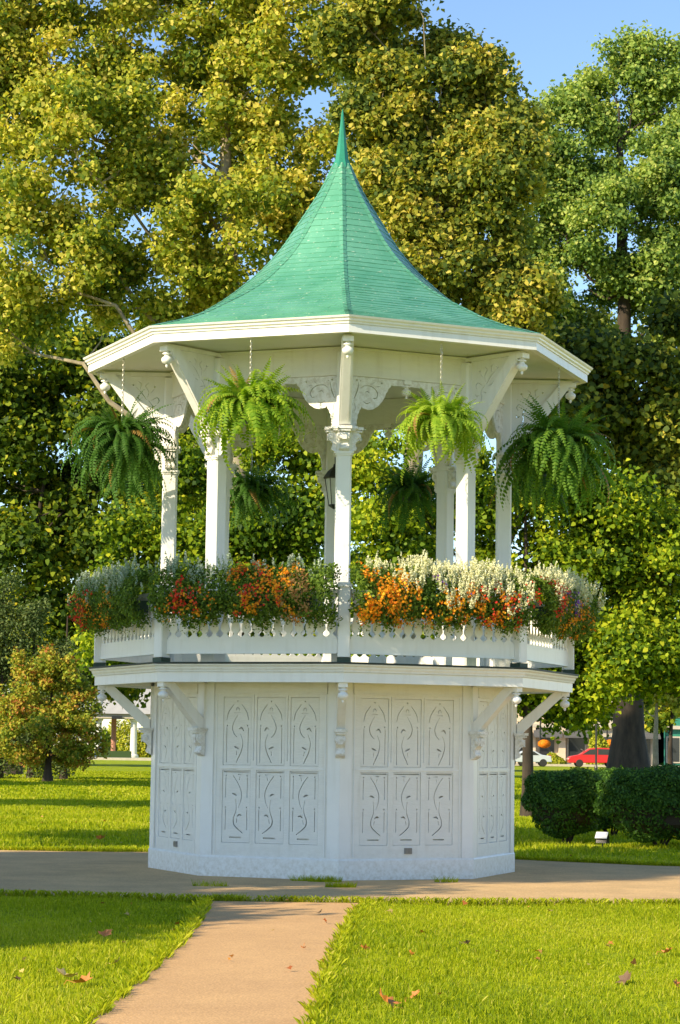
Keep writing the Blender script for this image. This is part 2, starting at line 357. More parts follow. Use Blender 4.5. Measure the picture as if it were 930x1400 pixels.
# ------------------------------------------------------------------ GAZEBO
TH=R(1.9); C8=math.cos(math.pi/8); S8=math.sin(math.pi/8)
GZ=empty('gazebo',(0,0,0))
tag(GZ,'white octagonal two-storey bandstand gazebo with bell-curved green shingle roof','gazebo')
ANG=[TH+k*math.pi/4 for k in range(8)]           # vertex directions (0 = towards the camera)
FANG=[a+math.pi/8 for a in ANG]                  # face directions
def at_faces(name, me, label=None, faces=range(8), loc=(0,0,0)):
    r=[]
    for k in faces:
        a=FANG[k]; o=put(name, me, GZ, (loc[0]*math.cos(a)-loc[1]*math.sin(a), loc[0]*math.sin(a)+loc[1]*math.cos(a), loc[2]), (0,0,a)); r.append(o)
    return r
def at_verts(name, me, verts=range(8)):
    return [put(name, me, GZ, (0,0,0), (0,0,ANG[k])) for k in verts]
def sector(name, prof, m, smooth=False):
    """closed (r,z) profile swept along one side of the octagon, mitred at both ends"""
    b_=MB(); n_=len(prof); vs=[]
    for sg in (-1,1):
        for r,z in prof: vs.append((sg*r*S8,-r*C8,z))
    b_.add(vs,[(i,(i+1)%n_,n_+(i+1)%n_,n_+i) for i in range(n_)])
    return b_.mesh(name,m,smooth)

RB=2.335
# --- base storey: framed wall with six sawn panels per side
ap=RB*C8; half=RB*S8
pw,pitch=.18,.438
UZ0,UZ1,LZ0,LZ1=1.36,2.17,.43,1.29
holes=[]
for i in (-1,0,1):
    holes.append(rect(i*pitch-pw-.006,UZ0-.006,i*pitch+pw+.006,UZ1+.006)); holes.append(rect(i*pitch-pw-.006,LZ0-.006,i*pitch+pw+.006,LZ1+.006))
for i in (-.5,.5): holes.append(rect(i*pitch-.005,UZ0+.05,i*pitch+.005,UZ1+.03))
wall=fret('wall_frame', rect(-half+.012,.03,half-.012,2.40), holes, .035, M['white'],.002)
at_faces('wall_frame', wall, loc=(0,-ap+.02,0))
def sx(pts, x0, z0, hx, hz, mir): return [((-x if mir else x)*hx+x0, y*hz+z0) for x,y in pts]
def upper_panel(mir):
    h=UZ1-UZ0; f=lambda p: sx(p,0,0,pw,h,mir); H=[]
    H.append(strip(f([(-.80,.66),(-.66,.78),(-.28,.90)]),.009)); H.append(strip(f([(.80,.66),(.66,.78),(.28,.90)]),.009))
    H.append([(x,y) for x,y in circ(0,.945*h,.009)])
    H.append(strip(f([(-.10,.80),(-.09,.835),(0,.85),(.09,.835),(.10,.80)]),.008)); H.append(strip(f([(-.24,.77),(.24,.77)]),.009))
    H.append(strip(f([(0,.74),(.25,.64),(.37,.55),(.25,.46),(.02,.41)]),.007,.012))
    H.append(strip(f([(-.46,.50),(-.32,.55),(-.14,.53)]),.016)); 
    H.append(strip(f([(-.22,.46),(-.40,.33),(-.30,.20),(-.09,.10),(.06,.03)]),.007,.013))
    H.append(strip(f([(-.14,.235),(.05,.255),(.2,.27)]),.018)); H.append(strip(f([(.03,.205),(.06,.14)]),.009))
    for s in (-1,1):
        H.append(rect(s*.78*pw-.0035,.03*h,s*.78*pw+.0035,.55*h)); H.append(circ(s*.74*pw,.58*h,.009))
    return H
def lower_panel(mir):
    h=LZ1-LZ0; f=lambda p: sx(p,0,0,pw,h,mir); H=[]
    H.append(rect(-.93*pw,.972*h,.93*pw,.986*h))
    for s in (-1,1):
        for a,b_ in ((.62,.90),(.17,.46)):
            H.append(rect(s*.78*pw-.0035,a*h,s*.78*pw+.0035,b_*h)); H.append(circ(s*.76*pw,(b_+.028)*h,.009))
    H.append(strip(f([(-.38,.945),(-.12,.945)]),.014))
    H.append(strip(f([(.26,.93),(-.08,.83),(-.37,.69),(-.30,.56),(-.14,.48)]),.011,.007)); H.append(strip(f([(-.24,.915),(-.19,.865)]),.008))
    H.append(strip(f([(-.02,.65),(.14,.67),(.3,.675)]),.018))
    H.append(strip(f([(.04,.60),(.0,.45),(.19,.33),(.15,.25),(-.12,.19),(-.5,.13)]),.007,.017))
    H.append(strip(f([(-.4,.375),(-.22,.385),(-.08,.36)]),.018)); H.append(strip(f([(-.06,.33),(-.02,.27)]),.010))
    H.append(rect(-.45*pw,.062*h,.40*pw,.078*h))
    return H
PU=[fret('panel_upper%d'%i, rect(-pw,0,pw,UZ1-UZ0), upper_panel(bool(i)), .02, M['white_plain']) for i in (0,1)]
PL=[fret('panel_lower%d'%i, rect(-pw,0,pw,LZ1-LZ0), lower_panel(bool(i)), .02, M['white_plain']) for i in (0,1)]
for k in range(8):
    for i,(mu_,ml) in enumerate(((1,1),(0,0),(1,0))):
        at_faces('wall_panel',PU[mu_],faces=[k],loc=((i-1)*pitch,-ap+.0195,UZ0)); at_faces('wall_panel',PL[ml],faces=[k],loc=((i-1)*pitch,-ap+.0195,LZ0))
back=MB().box((0,-ap+.075,1.2),(2*half-.08,.02,2.34)).mesh('wall_lining',M['white']); at_faces('wall_lining',back)
# corner boards, baseboard, frieze board, thin battens
cb=MB(); 
def vface(u,off):   # point at distance u along the face from the vertex, off outwards (vertex frame: vertex at (0,-RB))
    return
for sg in (-1,1):
    c_,s_=math.cos(math.pi/8),math.sin(math.pi/8)
    t=Vector((sg*c_,s_,0)); nn=Vector((sg*s_,-c_,0)); v0=Vector((0,-RB,0))
    o1=v0+nn*.012+t*(.012*math.tan(math.pi/8))*-1; o2=v0+nn*.012+t*.15; o3=v0+nn*.003+t*.15; o4=v0+nn*.003
    vs=[]
    for z in (.265,2.395): vs += [(p.x,p.y,z) for p in (o1,o2,o3,o4)]
    cb.add(vs,[(3,2,1,0),(4,5,6,7),(0,1,5,4),(1,2,6,5),(2,3,7,6),(3,0,4,7)])
at_verts('corner_board', cb.mesh('corner_board',M['white2']))
at_faces('baseboard', sector('baseboard',[(RB-.05,.02),(RB+.024,.02),(RB+.024,.250),(RB+.014,.268),(RB-.05,.268)],M['white2']))
at_faces('shadow_gap_strip', sector('shadow_gap_strip',[(RB-.12,-.05),(RB-.03,-.05),(RB-.03,.03),(RB-.12,.03)],M['soil']))  # dark recessed strip standing in for the shadow gap below the wall
fb=MB(); fb.box((0,-ap-.006,2.31),(2*half-.34,.02,.16)); fb.box((0,-ap-.009,2.222),(2*half-.34,.028,.016)); at_faces('frieze_board', fb.mesh('frieze_board',M['white']))
bt=MB()
for s in (-1,1):
    bt.box((s*(half-.185),-ap-.0015,1.24),(.012,.012,1.92))
bt.box((0,-ap-.0015,1.325),(2*half-.40,.010,.018))
at_faces('batten', bt.mesh('batten',M['white2']))
# electric covers
for k,x,z in ((6,.05,.36),(0,.02,.36)):
    eb=MB().box((0,0,0),(.10,.03,.07),bev=.008); eb.box((-.022,-.017,.0),(.03,.006,.045)); eb.box((.022,-.017,.0),(.03,.006,.045))
    a=FANG[k]; p=Vector((x*math.cos(a)+(ap+.005)*math.sin(a), x*math.sin(a)-(ap+.005)*math.cos(a), z)); eb.build('socket_cover',M['grey'],GZ,p,(0,0,a))

# --- gallery deck: roofing edge, cornice, fascia, soffit, boards
ZG=2.57
at_faces('deck_edge', sector('deck_edge',[(2.9,ZG-.022),(3.185,ZG-.022),(3.185,ZG-.002),(2.9,ZG-.002)],M['dark']))
at_faces('gallery_cornice', sector('gallery_cornice',[(3.05,ZG-.115),(3.12,ZG-.115),(3.125,ZG-.095),(3.14,ZG-.075),(3.145,ZG-.055),(3.17,ZG-.04),(3.175,ZG-.024),(3.05,ZG-.024)],M['white2']))
at_faces('gallery_fascia', sector('gallery_fascia',[(3.03,ZG-.235),(3.10,ZG-.235),(3.10,ZG-.117),(3.03,ZG-.117)],M['white2']))
at_faces('gallery_soffit', sector('gallery_soffit',[(2.2,ZG-.19),(3.03,ZG-.19),(3.03,ZG-.165),(2.2,ZG-.165)],M['ceiling']))
dk=MB()
r0=.05
for i in range(24):
    r1=3.17-(.13*i); rr=r1-.122
    if rr<.1: break
    dk.add([(-r1*S8,-r1*C8,ZG+.0),(r1*S8,-r1*C8,ZG+.0),(rr*S8,-rr*C8,ZG+.0),(-rr*S8,-rr*C8,ZG+.0),(-r1*S8,-r1*C8,ZG-.02),(r1*S8,-r1*C8,ZG-.02),(rr*S8,-rr*C8,ZG-.02),(-rr*S8,-rr*C8,ZG-.02)],[(0,1,2,3),(7,6,5,4),(0,4,5,1),(1,5,6,2),(2,6,7,3),(3,7,4,0)])
dkm=dk.mesh('deck_boards',M['green_wood']); 
for o in at_faces('deck_boards',dkm): o['kind']='stuff'
at_faces('deck_joist', sector('deck_joist',[(2.15,2.41),(2.24,2.41),(2.24,2.545),(2.15,2.545)],M['white']))
# --- pendants (turned drops)
def pendant(name, block, zt, s=1.0):
    b_=MB(); b_.box((0,0,zt-.03*s),(block,block,.06*s),bev=.006); 
    b_.lathe([(.028*s,zt-.05*s),(.030*s,zt-.075*s),(.055*s,zt-.082*s),(.058*s,zt-.095*s),(.030*s,zt-.105*s),(.032*s,zt-.118*s),(.062*s,zt-.14*s),(.070*s,zt-.165*s),(.060*s,zt-.195*s),(.03*s,zt-.215*s),(.014*s,zt-.222*s),(.017*s,zt-.24*s),(.010*s,zt-.258*s),(.003,zt-.262*s)],n=14)
    return b_.mesh(name,M['white2'],True)
# --- lower brackets
low=MB(); w=.055
low.extrude([(-2.98,2.335),(-3.06,2.335),(-3.06,2.385),(-2.3,2.385),(-2.3,2.335)],'x',-.05,.05)
lb=low.mesh('bracket_beam',M['white2']); at_verts('bracket_beam',lb)
br=MB(); br.extrude([(-2.36,1.78),(-2.43,1.78),(-2.99,2.30),(-2.99,2.336),(-2.86,2.336),(-2.36,1.90)],'x',-.05,.05)
br.extrude([(-2.43,1.80),(-2.455,1.80),(-3.0,2.308),(-2.985,2.322)],'x',-.030,.030)
at_verts('bracket_brace',br.mesh('bracket_brace',M['white2']))
pp=MB(); pp.box((0,-2.345,2.08),(.10,.05,.62)); at_verts('bracket_post',pp.mesh('bracket_post',M['white2']))
lp=pendant('pendant',.11,2.335,.92)
for k in range(8): put('pendant',lp,GZ,(3.0*math.sin(ANG[k]),-3.0*math.cos(ANG[k]),0),(0,0,ANG[k]))
def corbel(name, out, hgt, th, m):
    """scrolled bracket: profile in (y outwards, z), starts at y=0,z=0 and hangs down"""
    P=[(0,0),(out,0),(out,-.10*hgt)]
    for i in range(7):
        a=R(70-i*27); P.append((out*.62+out*.36*math.cos(a), -.30*hgt+.20*hgt*math.sin(a)))
    P.append((out*.40,-.62*hgt)); P.append((out*.46,-.70*hgt))
    for i in range(5):
        a=R(60-i*35); P.append((out*.36+out*.22*math.cos(a), -.82*hgt+.10*hgt*math.sin(a)))
    P += [(0,-hgt)]
    b_=MB(); b_.extrude([(-u,v) for u,v in P],'x',-th/2,th/2)
    b_.box((0,-out*.60,-.005+.022),(th+.055,out*1.2+.03,.035)); b_.box((0,-out*.57,-.018),(th+.025,out*1.08+.02,.018))
    # scroll eyes on both cheeks
    for s in (-1,1):
        b_.lathe([(.036*hgt/.3,0),(.036*hgt/.3,.008),(.02,.014),(.004,.014)],c=(s*th/2,-out*.58,-.30*hgt),n=12,M=Matrix.Rotation(s*R(90),3,'Y'))
    b_.box((0,-out*1.0,-.32*hgt),(th*.45,.014,.3*hgt))
    return b_.mesh(name,m)
cl=corbel('corbel',.13,.31,.11,M['white2'])
for k in range(8): put('corbel',cl,GZ,((RB+.012)*math.sin(ANG[k]),-(RB+.012)*math.cos(ANG[k]),1.765),(0,0,ANG[k]))

# --- gallery railing
RR=3.04; aR=RR*C8; hR=RR*S8
nw=MB(); nw.box((0,-RR,ZG+.47),(.145,.145,.82),bev=.012); nw.box((0,-RR,ZG+.89),(.19,.19,.03),bev=.01); nw.box((0,-RR,ZG+.915),(.15,.15,.025),bev=.01)
nwm=nw.mesh('newel_post',M['white2']); shim=MB().box((0,-RR,ZG+.028),(.152,.152,.05)).mesh('post_shim',M['pot'])
for k in range(8):
    p=put('newel_post',nwm,GZ,(0,0,0),(0,0,ANG[k])); put('post_shim',shim,p)
nb=16; span=2*(hR-.085); bp_=span/nb
zb,ztp=ZG+.27,ZG+.80
def bw(t):    # half width of the sawn baluster along its height 0..1
    K=[(0,.5),(.05,.5),(.055,.40),(.09,.22),(.125,.14),(.16,.24),(.20,.40),(.25,.41),(.32,.37),(.42,.25),(.55,.16),(.62,.19),(.66,.38),(.70,.42),(.80,.24),(.9,.36),(.95,.5),(1,.5)]
    for (a,b_),(c,d) in zip(K,K[1:]):
        if a<=t<=c: return b_+(d-b_)*(t-a)/(c-a)
ts=[0,.05,.058,.09,.125,.16,.20,.25,.32,.42,.55,.62,.66,.70,.80,.9,.95,1]
L_=[( bw(t)*bp_*.985, zb+t*(ztp-zb)) for t in ts]; outl=L_+[(-x,z) for x,z in L_[::-1]]
bal=fret('baluster',outl,[],.028,M['white2'])
for k in range(8):
    for i in range(nb): at_faces('baluster',bal,faces=[k],loc=(-span/2+(i+.5)*bp_,-aR,0))
bb=MB().box((0,-aR,ZG+.19),(span+.02,.036,.165)); bb.box((0,-aR-.004,ZG+.105),(span+.02,.05,.012)); at_faces('bottom_rail',bb.mesh('bottom_rail',M['white2']))
tr_=MB().box((0,-aR,ZG+.825),(span+.02,.09,.05),bev=.01); at_faces('top_rail',tr_.mesh('top_rail',M['white2']))

# --- upper columns and capitals
RC=2.185; cw=.19
cm=MB(); cm.box((0,-RC,(ZG+6.36)/2),(cw,cw,6.36-ZG),bev=.022); cm.box((0,-RC,ZG+.11),(cw+.04,cw+.04,.22),bev=.02); cm.box((0,-RC,ZG+.235),(cw+.02,cw+.02,.03),bev=.02)
at_verts('column',cm.mesh('column',M['white2']))
ZC=5.43
cap=MB(); cap.box((0,-RC,ZC),(.33,.27,.03),bev=.01); cap.box((0,-RC,ZC-.025),(.28,.245,.022),bev=.01)
capm=cap.mesh('capital',M['white2'])
cap=MB(); cap.box((0,-RC,ZC-.30),(.24,.235,.03),bev=.02); cap.box((0,-RC,ZC-.325),(.215,.215,.022),bev=.02)
neckm=cap.mesh('capital_neck',M['white2'])
cs=corbel('capital_scroll',.105,.27,.12,M['white2'])
for k in range(8):
    c=put('capital',capm,GZ,(0,0,0),(0,0,ANG[k])); put('capital_neck',neckm,c)
    put('capital_scroll',cs,c,(0,-RC-cw/2,ZC-.025),(0,0,0))
    put('capital_scroll',cs,c,(cw/2,-RC,ZC-.025),(0,0,R(90))); put('capital_scroll',cs,c,(-cw/2,-RC,ZC-.025),(0,0,R(-90)))
# --- frieze boards, arch spandrels with sawn vines
ac=RC*C8; hc=RC*S8; e0=hc-cw/2
ZF=6.085
fr=MB().box((0,-ac,(ZF+6.44)/2+.0),(2*hc-.02,.05,6.44-ZF)); fr.box((0,-ac-.012,ZF+.014),(2*hc-.16,.050,.022)); fr.box((0,-ac-.02,6.422),(2*hc-.05,.05,.03)); 
at_faces('frieze',fr.mesh('frieze',M['white']))
wsp=e0-.03
def scal(P,n=2,amp=.008):
    out=[]
    for (a,b_) in zip(P,P[1:]):
        a=np.array(a);b2=np.array(b_);d=b2-a;nn=np.array([d[1],-d[0]]); nn=nn/(np.linalg.norm(nn)+1e-9)
        out.append(tuple(a)); out.append(tuple(a+d*.5+nn*amp))
    out.append(P[-1]); return out
edge=scal([(.595,-.075),(.53,-.07),(.49,-.12),(.455,-.18),(.425,-.25),(.38,-.31),(.32,-.365),(.25,-.395),(.18,-.39),(.125,-.365),(.10,-.42),(.075,-.47),(.065,-.54),(.06,-.60)],amp=-.008)
sp_o=[(-.02,0),(wsp,0),(wsp,-.07)]+edge+[(.06,-.655),(-.02,-.655)]
sp_h=[strip([(.03,-.27),(.06,-.20),(.08,-.13),(.085,-.07)],.016,.008),circ(.062,-.045,.013),circ(.112,-.05,.007),
      strip([(.105,-.15),(.16,-.11),(.24,-.105),(.31,-.14),(.345,-.20),(.325,-.25),(.285,-.25)],.008,.012),
      strip([(.26,-.085),(.30,-.055)],.010),strip([(.33,-.105),(.37,-.10)],.010),circ(.40,-.06,.012),strip([(.15,-.30),(.20,-.325),(.245,-.305)],.010),
      strip([(.17,-.20),(.20,-.175),(.235,-.19)],.007),strip([(.03,-.33),(.045,-.38),(.035,-.43)],.008)]
sp=fret('arch_spandrel',sp_o,sp_h,.028,M['white2']); sp2=sp.copy(); sp2.transform(Matrix.Scale(-1,4,(1,0,0))); sp2.flip_normals()
at_faces('arch_spandrel',sp,loc=(-e0,-ac,ZF-.002)); at_faces('arch_spandrel',sp2,loc=(e0,-ac,ZF-.002))
ap_=pendant('arch_pendant',.10,ZF,.88)
for k in range(8): put('arch_pendant',ap_,GZ,(ac*math.sin(FANG[k]),-ac*math.cos(FANG[k]),0),(0,0,FANG[k]))
# --- radial eave brackets (brace + sawn infill)
ub=MB(); ub.extrude([(-RC-.09,5.46),(-RC-.19,5.46),(-3.03,6.33),(-3.03,6.40),(-2.93,6.40),(-RC-.09,5.60)],'x',-.072,.072)
ub.extrude([(-RC-.19,5.47),(-RC-.205,5.47),(-3.04,6.335),(-3.03,6.34)],'x',-.045,.045)
at_verts('eave_brace',ub.mesh('eave_brace',M['white2']))
uh=[strip([(.13,-.62),(.17,-.50),(.16,-.42),(.22,-.34)],.013,.008),strip([(.07,-.44),(.09,-.47),(.12,-.455)],.014),
    strip([(.20,-.42),(.25,-.44)],.012),strip([(.18,-.34),(.11,-.30),(.08,-.34),(.10,-.38)],.008,.013),
    strip([(.245,-.33),(.31,-.24),(.38,-.17)],.010,.008),strip([(.28,-.35),(.34,-.33),(.355,-.29)],.008,.012),
    strip([(.23,-.30),(.22,-.22),(.26,-.15),(.22,-.11)],.008,.011),strip([(.33,-.19),(.32,-.12),(.36,-.09)],.009),circ(.42,-.14,.014),circ(.14,-.16,.013),strip([(.15,-.19),(.19,-.24)],.008)]
ui=fret('bracket_infill',[(0,0),(.74,0),(.02,-.80),(0,-.84)],[ [(x,z) for x,z in h_] for h_ in uh],.03,M['white2'])
ui.transform(Matrix.Rotation(R(-90),4,'Z')); ui.transform(Matrix.Translation((0,-RC-.085,6.405)))
at_verts('bracket_infill',ui)
um=MB().box((0,-(RC+3.05)/2,6.405),(.10,3.1-RC,.045)); at_verts('bracket_beam',um.mesh('eave_beam',M['white2']))
up=pendant('pendant_upper',.135,6.40,1.0)
for k in range(8): put('pendant',up,GZ,(3.06*math.sin(ANG[k]),-3.06*math.cos(ANG[k]),0),(0,0,ANG[k]))
# --- eaves
at_faces('eave_soffit', sector('eave_soffit',[(RC-.1,6.45),(3.28,6.45),(3.28,6.475),(RC-.1,6.475)],M['ceiling']))
at_faces('eave_fascia', sector('eave_fascia',[(3.20,6.42),(3.285,6.42),(3.285,6.52),(3.20,6.52)],M['white2']))
at_faces('eave_cornice', sector('eave_cornice',[(3.22,6.522),(3.30,6.522),(3.305,6.54),(3.325,6.555),(3.33,6.575),(3.352,6.59),(3.362,6.612),(3.34,6.613),(3.22,6.595)],M['white2']))
cc=MB(); cc.add([((RC+.06)*math.sin(a),-(RC+.06)*math.cos(a),6.4465) for a in ANG]+[((RC+.06)*math.sin(a),-(RC+.06)*math.cos(a),6.4485) for a in ANG],[tuple(range(8)),tuple(range(15,7,-1))]+[(i,(i+1)%8,8+(i+1)%8,8+i) for i in range(8)])
cc.build('ceiling',M['ceiling'],GZ)
# --- bell-curved roof
def zpx(y,r):  # height of a silhouette point seen at this picture height
    return 1.6+DIST*math.tan(math.atan((700-y)/F)+PITCH)
prof_px=[(348,495.5),(320,489),(290,480.5),(250,464.5),(220,449),(190,434),(160,416.5),(134,397),(102,368.5),(77,339),(52,300),(30.5,267),(19,244),(11,226)]
prof=[]
for r,y in prof_px:
    z=zpx(y,r); prof.append((r/(F/(DIST*math.cos(PITCH)+(z-1.6)*math.sin(PITCH))), z))
prof=[(r,z) for r,z in prof]; prof[0]=(3.335,6.602)
# smooth resample by arc length
pr=np.array(prof); seg=np.concatenate([[0],np.cumsum(np.linalg.norm(np.diff(pr,axis=0),axis=1))])
def prf(s): return np.interp(s,seg,pr[:,0]),np.interp(s,seg,pr[:,1])
fs_=np.linspace(0,seg[-1],200); rz=np.array([prf(s) for s in fs_])
for _ in range(14):
    rz[1:-1]=.25*rz[:-2]+.5*rz[1:-1]+.25*rz[2:]
def prf(s): return float(np.interp(s,fs_,rz[:,0])),float(np.interp(s,fs_,rz[:,1]))
courses=40; step=seg[-1]/courses
def roof_face(seed):
    rg=random.Random(seed); b_=MB(); tint=[]
    for j in range(courses):
        s0=j*step; s1=min(s0+step*1.25,seg[-1]); sm=min(s0+step,seg[-1])
        r0_,z0=prf(s0); r1_,z1=prf(s1)
        d=np.array([r1_-r0_,z1-z0]); d/=np.linalg.norm(d); nr,nz_=(d[1],-d[0])
        if nr<0: nr,nz_=-nr,-nz_
        nr,nz_=abs(nr),abs(nz_)
        x=-r0_*S8; first=True; jog=rg.uniform(-.002,.002)
        while x<r0_*S8-1e-4:
            w_=rg.uniform(.10,.26); xe=min(x+w_,r0_*S8)
            if r0_*S8-xe<.05: xe=r0_*S8
            lift=.006+rg.uniform(-.001,.003); dz=rg.uniform(-.003,.003)
            cl_=lambda q,rr: max(-rr*S8,min(rr*S8,q))
            g=.0004
            xa,xb=x+(0 if x<=-r0_*S8+1e-6 else g),xe-(0 if xe>=r0_*S8-1e-6 else g)
            def pt(xx,rr,zz,l): return (xx,-(rr)*C8-nr*l,zz+nz_*l)
            vs=[pt(xa,r0_,z0+dz*.0,lift+.004),pt(xb,r0_,z0,lift+.004),pt(cl_(xb,r1_),r1_,z1,.004),pt(cl_(xa,r1_),r1_,z1,.004),pt(xa,r0_,z0,-.004),pt(xb,r0_,z0,-.004),pt(cl_(xb,r1_),r1_,z1,-.004),pt(cl_(xa,r1_),r1_,z1,-.004)]
            b_.add(vs,[(0,1,2,3),(4,5,1,0),(4,0,3,7),(1,5,6,2)]); tint += [rg.uniform(0,.13)]*4
            x=xe
    me=bpy.data.meshes.new('roof_slope'); me.from_pydata(b_.v,[],b_.f); me.materials.append(M['roof'])
    a_=me.attributes.new('tint','FLOAT','FACE'); a_.data.foreach_set('value',tint)
    return me
rf=[roof_face(s) for s in (1,2,3)]
for k in range(8):
    o=at_faces('roof_slope',rf[k%3],faces=[k])[0]; 
hp=MB(); N_=46
for j in range(N_):
    s0=seg[-1]*j/N_; s1=seg[-1]*(j+1.15)/N_; r0_,z0=prf(s0); r1_,z1=prf(min(s1,seg[-1]))
    w_=.045; l0=.021; l1=.015
    def hv(r,z,l): return [(-w_,-r+.019-l*.5,z+l*.6),(0,-r-l*.8,z+l*.8),(w_,-r+.019-l*.5,z+l*.6)]
    hp.add(hv(r0_,z0,l0)+hv(r1_,z1,l1),[(0,1,4,3),(1,2,5,4)])
at_verts('hip_cap',hp.mesh('hip_cap',M['roof']))
at_faces('roof_deck', sector('roof_deck',[(3.30,6.590)]+[(prf(s)[0]-.035,prf(s)[1]-.03) for s in np.linspace(0,seg[-1],60)][3:]+[(.02,prf(seg[-1])[1]-.05),(.02,6.590)],M['dark']))
# spire
ztop=zpx(149,0); r_e,z_e=prf(seg[-1])
spb=MB(); H_=ztop-z_e
spb.lathe([(r_e+.030,z_e-.05),(r_e+.018,z_e+.0),(r_e*.92,z_e+H_*.08),(r_e*.78,z_e+H_*.2),(r_e*.55,z_e+H_*.42),(r_e*.32,z_e+H_*.68),(.018,z_e+H_*.9),(.004,ztop)],n=8)
spb.build('spire',M['roof_metal'],GZ,rot=(0,0,TH+math.pi/8))

# ------------------------------------------------------------------ SETTING: lawn, walks, street
def X(px,depth): return (px-461)/F*depth            # metres right of the axis at a distance
def WY(depth): return depth-DIST
gm=MB().add([(-400,-60,0),(400,-60,0),(400,900,0),(-400,900,0)],[(0,1,2,3)]).build('lawn',M['lawn']); tag(gm,kind='structure')
PLZ=[(-1.24,-6.02),(.34,-6.02),(1.5,-5.95),(3,-5.75),(5,-5.45),(9,-4.6),(20,-2),(20,5.2),(9,2.6),(6,1.9),(4.6,2.0),(3.5,2.7),(2.4,3.5),(1.2,4.5),(0,4.9),(-1,4.7),(-2.3,4.1),(-3.6,3.8),(-6,4.1),(-20,7),(-20,-4.2),(-9,-4.9),(-5,-5.2),(-3,-5.7)]
def chaikin(P,n=2):
    for _ in range(n):
        Q=[]
        for i in range(len(P)):
            a=P[i];b_=P[(i+1)%len(P)]; Q += [(.75*a[0]+.25*b_[0],.75*a[1]+.25*b_[1]),(.25*a[0]+.75*b_[0],.25*a[1]+.75*b_[1])]
        P=Q
    return P
plz=chaikin(PLZ)
def slab(name,poly,m,z):
    b_=MB(); n_=len(poly); b_.add([(x,y,z) for x,y in poly]+[(x,y,-.05) for x,y in poly],[tuple(range(n_))]+[(i,(i+1)%n_,n_+(i+1)%n_,n_+i) for i in range(n_)])
    return tag(b_.build(name,m),kind='structure')
slab('paved_circle',plz,M['plaza'],.02)
FP=[(-1.5,-35),(-.02,-35),(-.11,-16.2),(-.03,-13),(.09,-10),(.22,-7.5),(.36,-6.04),(-1.26,-6.04),(-1.20,-8),(-1.20,-11),(-1.29,-14),(-1.37,-16.2)]
slab('garden_path',FP,M['path'],.018)
def inpoly(x,y,poly):
    x=np.asarray(x);y=np.asarray(y); c=np.zeros(x.shape,bool); n_=len(poly)
    for i in range(n_):
        x1,y1=poly[i];x2,y2=poly[(i+1)%n_]
        if y1==y2: continue
        c ^= ((y1>y)!=(y2>y)) & (x < (x2-x1)*(y-y1)/(y2-y1)+x1)
    return c
# grass blades: tufts of single-quad blades, short where mown
def grass(name,d0,d1,n_,h,w,marg=1.3,edge=True,clump=7,tmul=1.0):
    # uniform over area of the view trapezoid
    dd=np.sqrt(rng.uniform(d0**2,d1**2,n_)) if d0>5 else rng.uniform(d0,d1,n_)
    xx=rng.uniform(-1,1,n_)*(dd*.158+marg); yy=dd-DIST
    ok=~(inpoly(xx,yy,plz)|inpoly(xx,yy,FP)); xx,yy=xx[ok],yy[ok]
    k=clump; xx=np.repeat(xx,k)+rng.normal(0,.022,len(xx)*k)*(w/.006)**.5; yy=np.repeat(yy,k)+rng.normal(0,.022,len(yy)*k)*(w/.006)**.5
    N=len(xx); a=rng.uniform(0,6.283,N); lean=rng.normal(0,.42,N); hh=h*rng.uniform(.5,1.35,N)*(1+.35*np.sin(xx*2.3+1.3*np.sin(yy*1.7)))
    cx,sx_=np.cos(a),np.sin(a); ww=w*rng.uniform(.7,1.3,N)
    lx,ly=np.cos(a+1.2)*lean*hh,np.sin(a+1.2)*lean*hh
    V=np.zeros((N,4,3)); 
    V[:,0]=np.stack([xx-cx*ww/2,yy-sx_*ww/2,np.zeros(N)],1); V[:,1]=np.stack([xx+cx*ww/2,yy+sx_*ww/2,np.zeros(N)],1)
    V[:,2]=np.stack([xx+cx*ww*.3+lx*.8,yy+sx_*ww*.3+ly*.8,hh*.85],1); V[:,3]=np.stack([xx-cx*ww*.1+lx*1.15,yy-sx_*ww*.1+ly*1.15,hh],1)
    t=np.clip(rng.normal(.42,.2,N)+.18*np.sin(xx*1.1+yy*.8)*np.sin(yy*.5),0,1); t[rng.uniform(size=N)<.03]=1
    return tag(put(name,cloud_mesh(name,M['blade'],V,4,t)),kind='stuff')
grass('mown_grass',11.0,25.5,42000,.034,.0068,1.2)
grass('mown_grass_beyond',31.0,62,26000,.055,.022,1.5)
grass('mown_grass_far',62,125,24000,.06,.06,2)
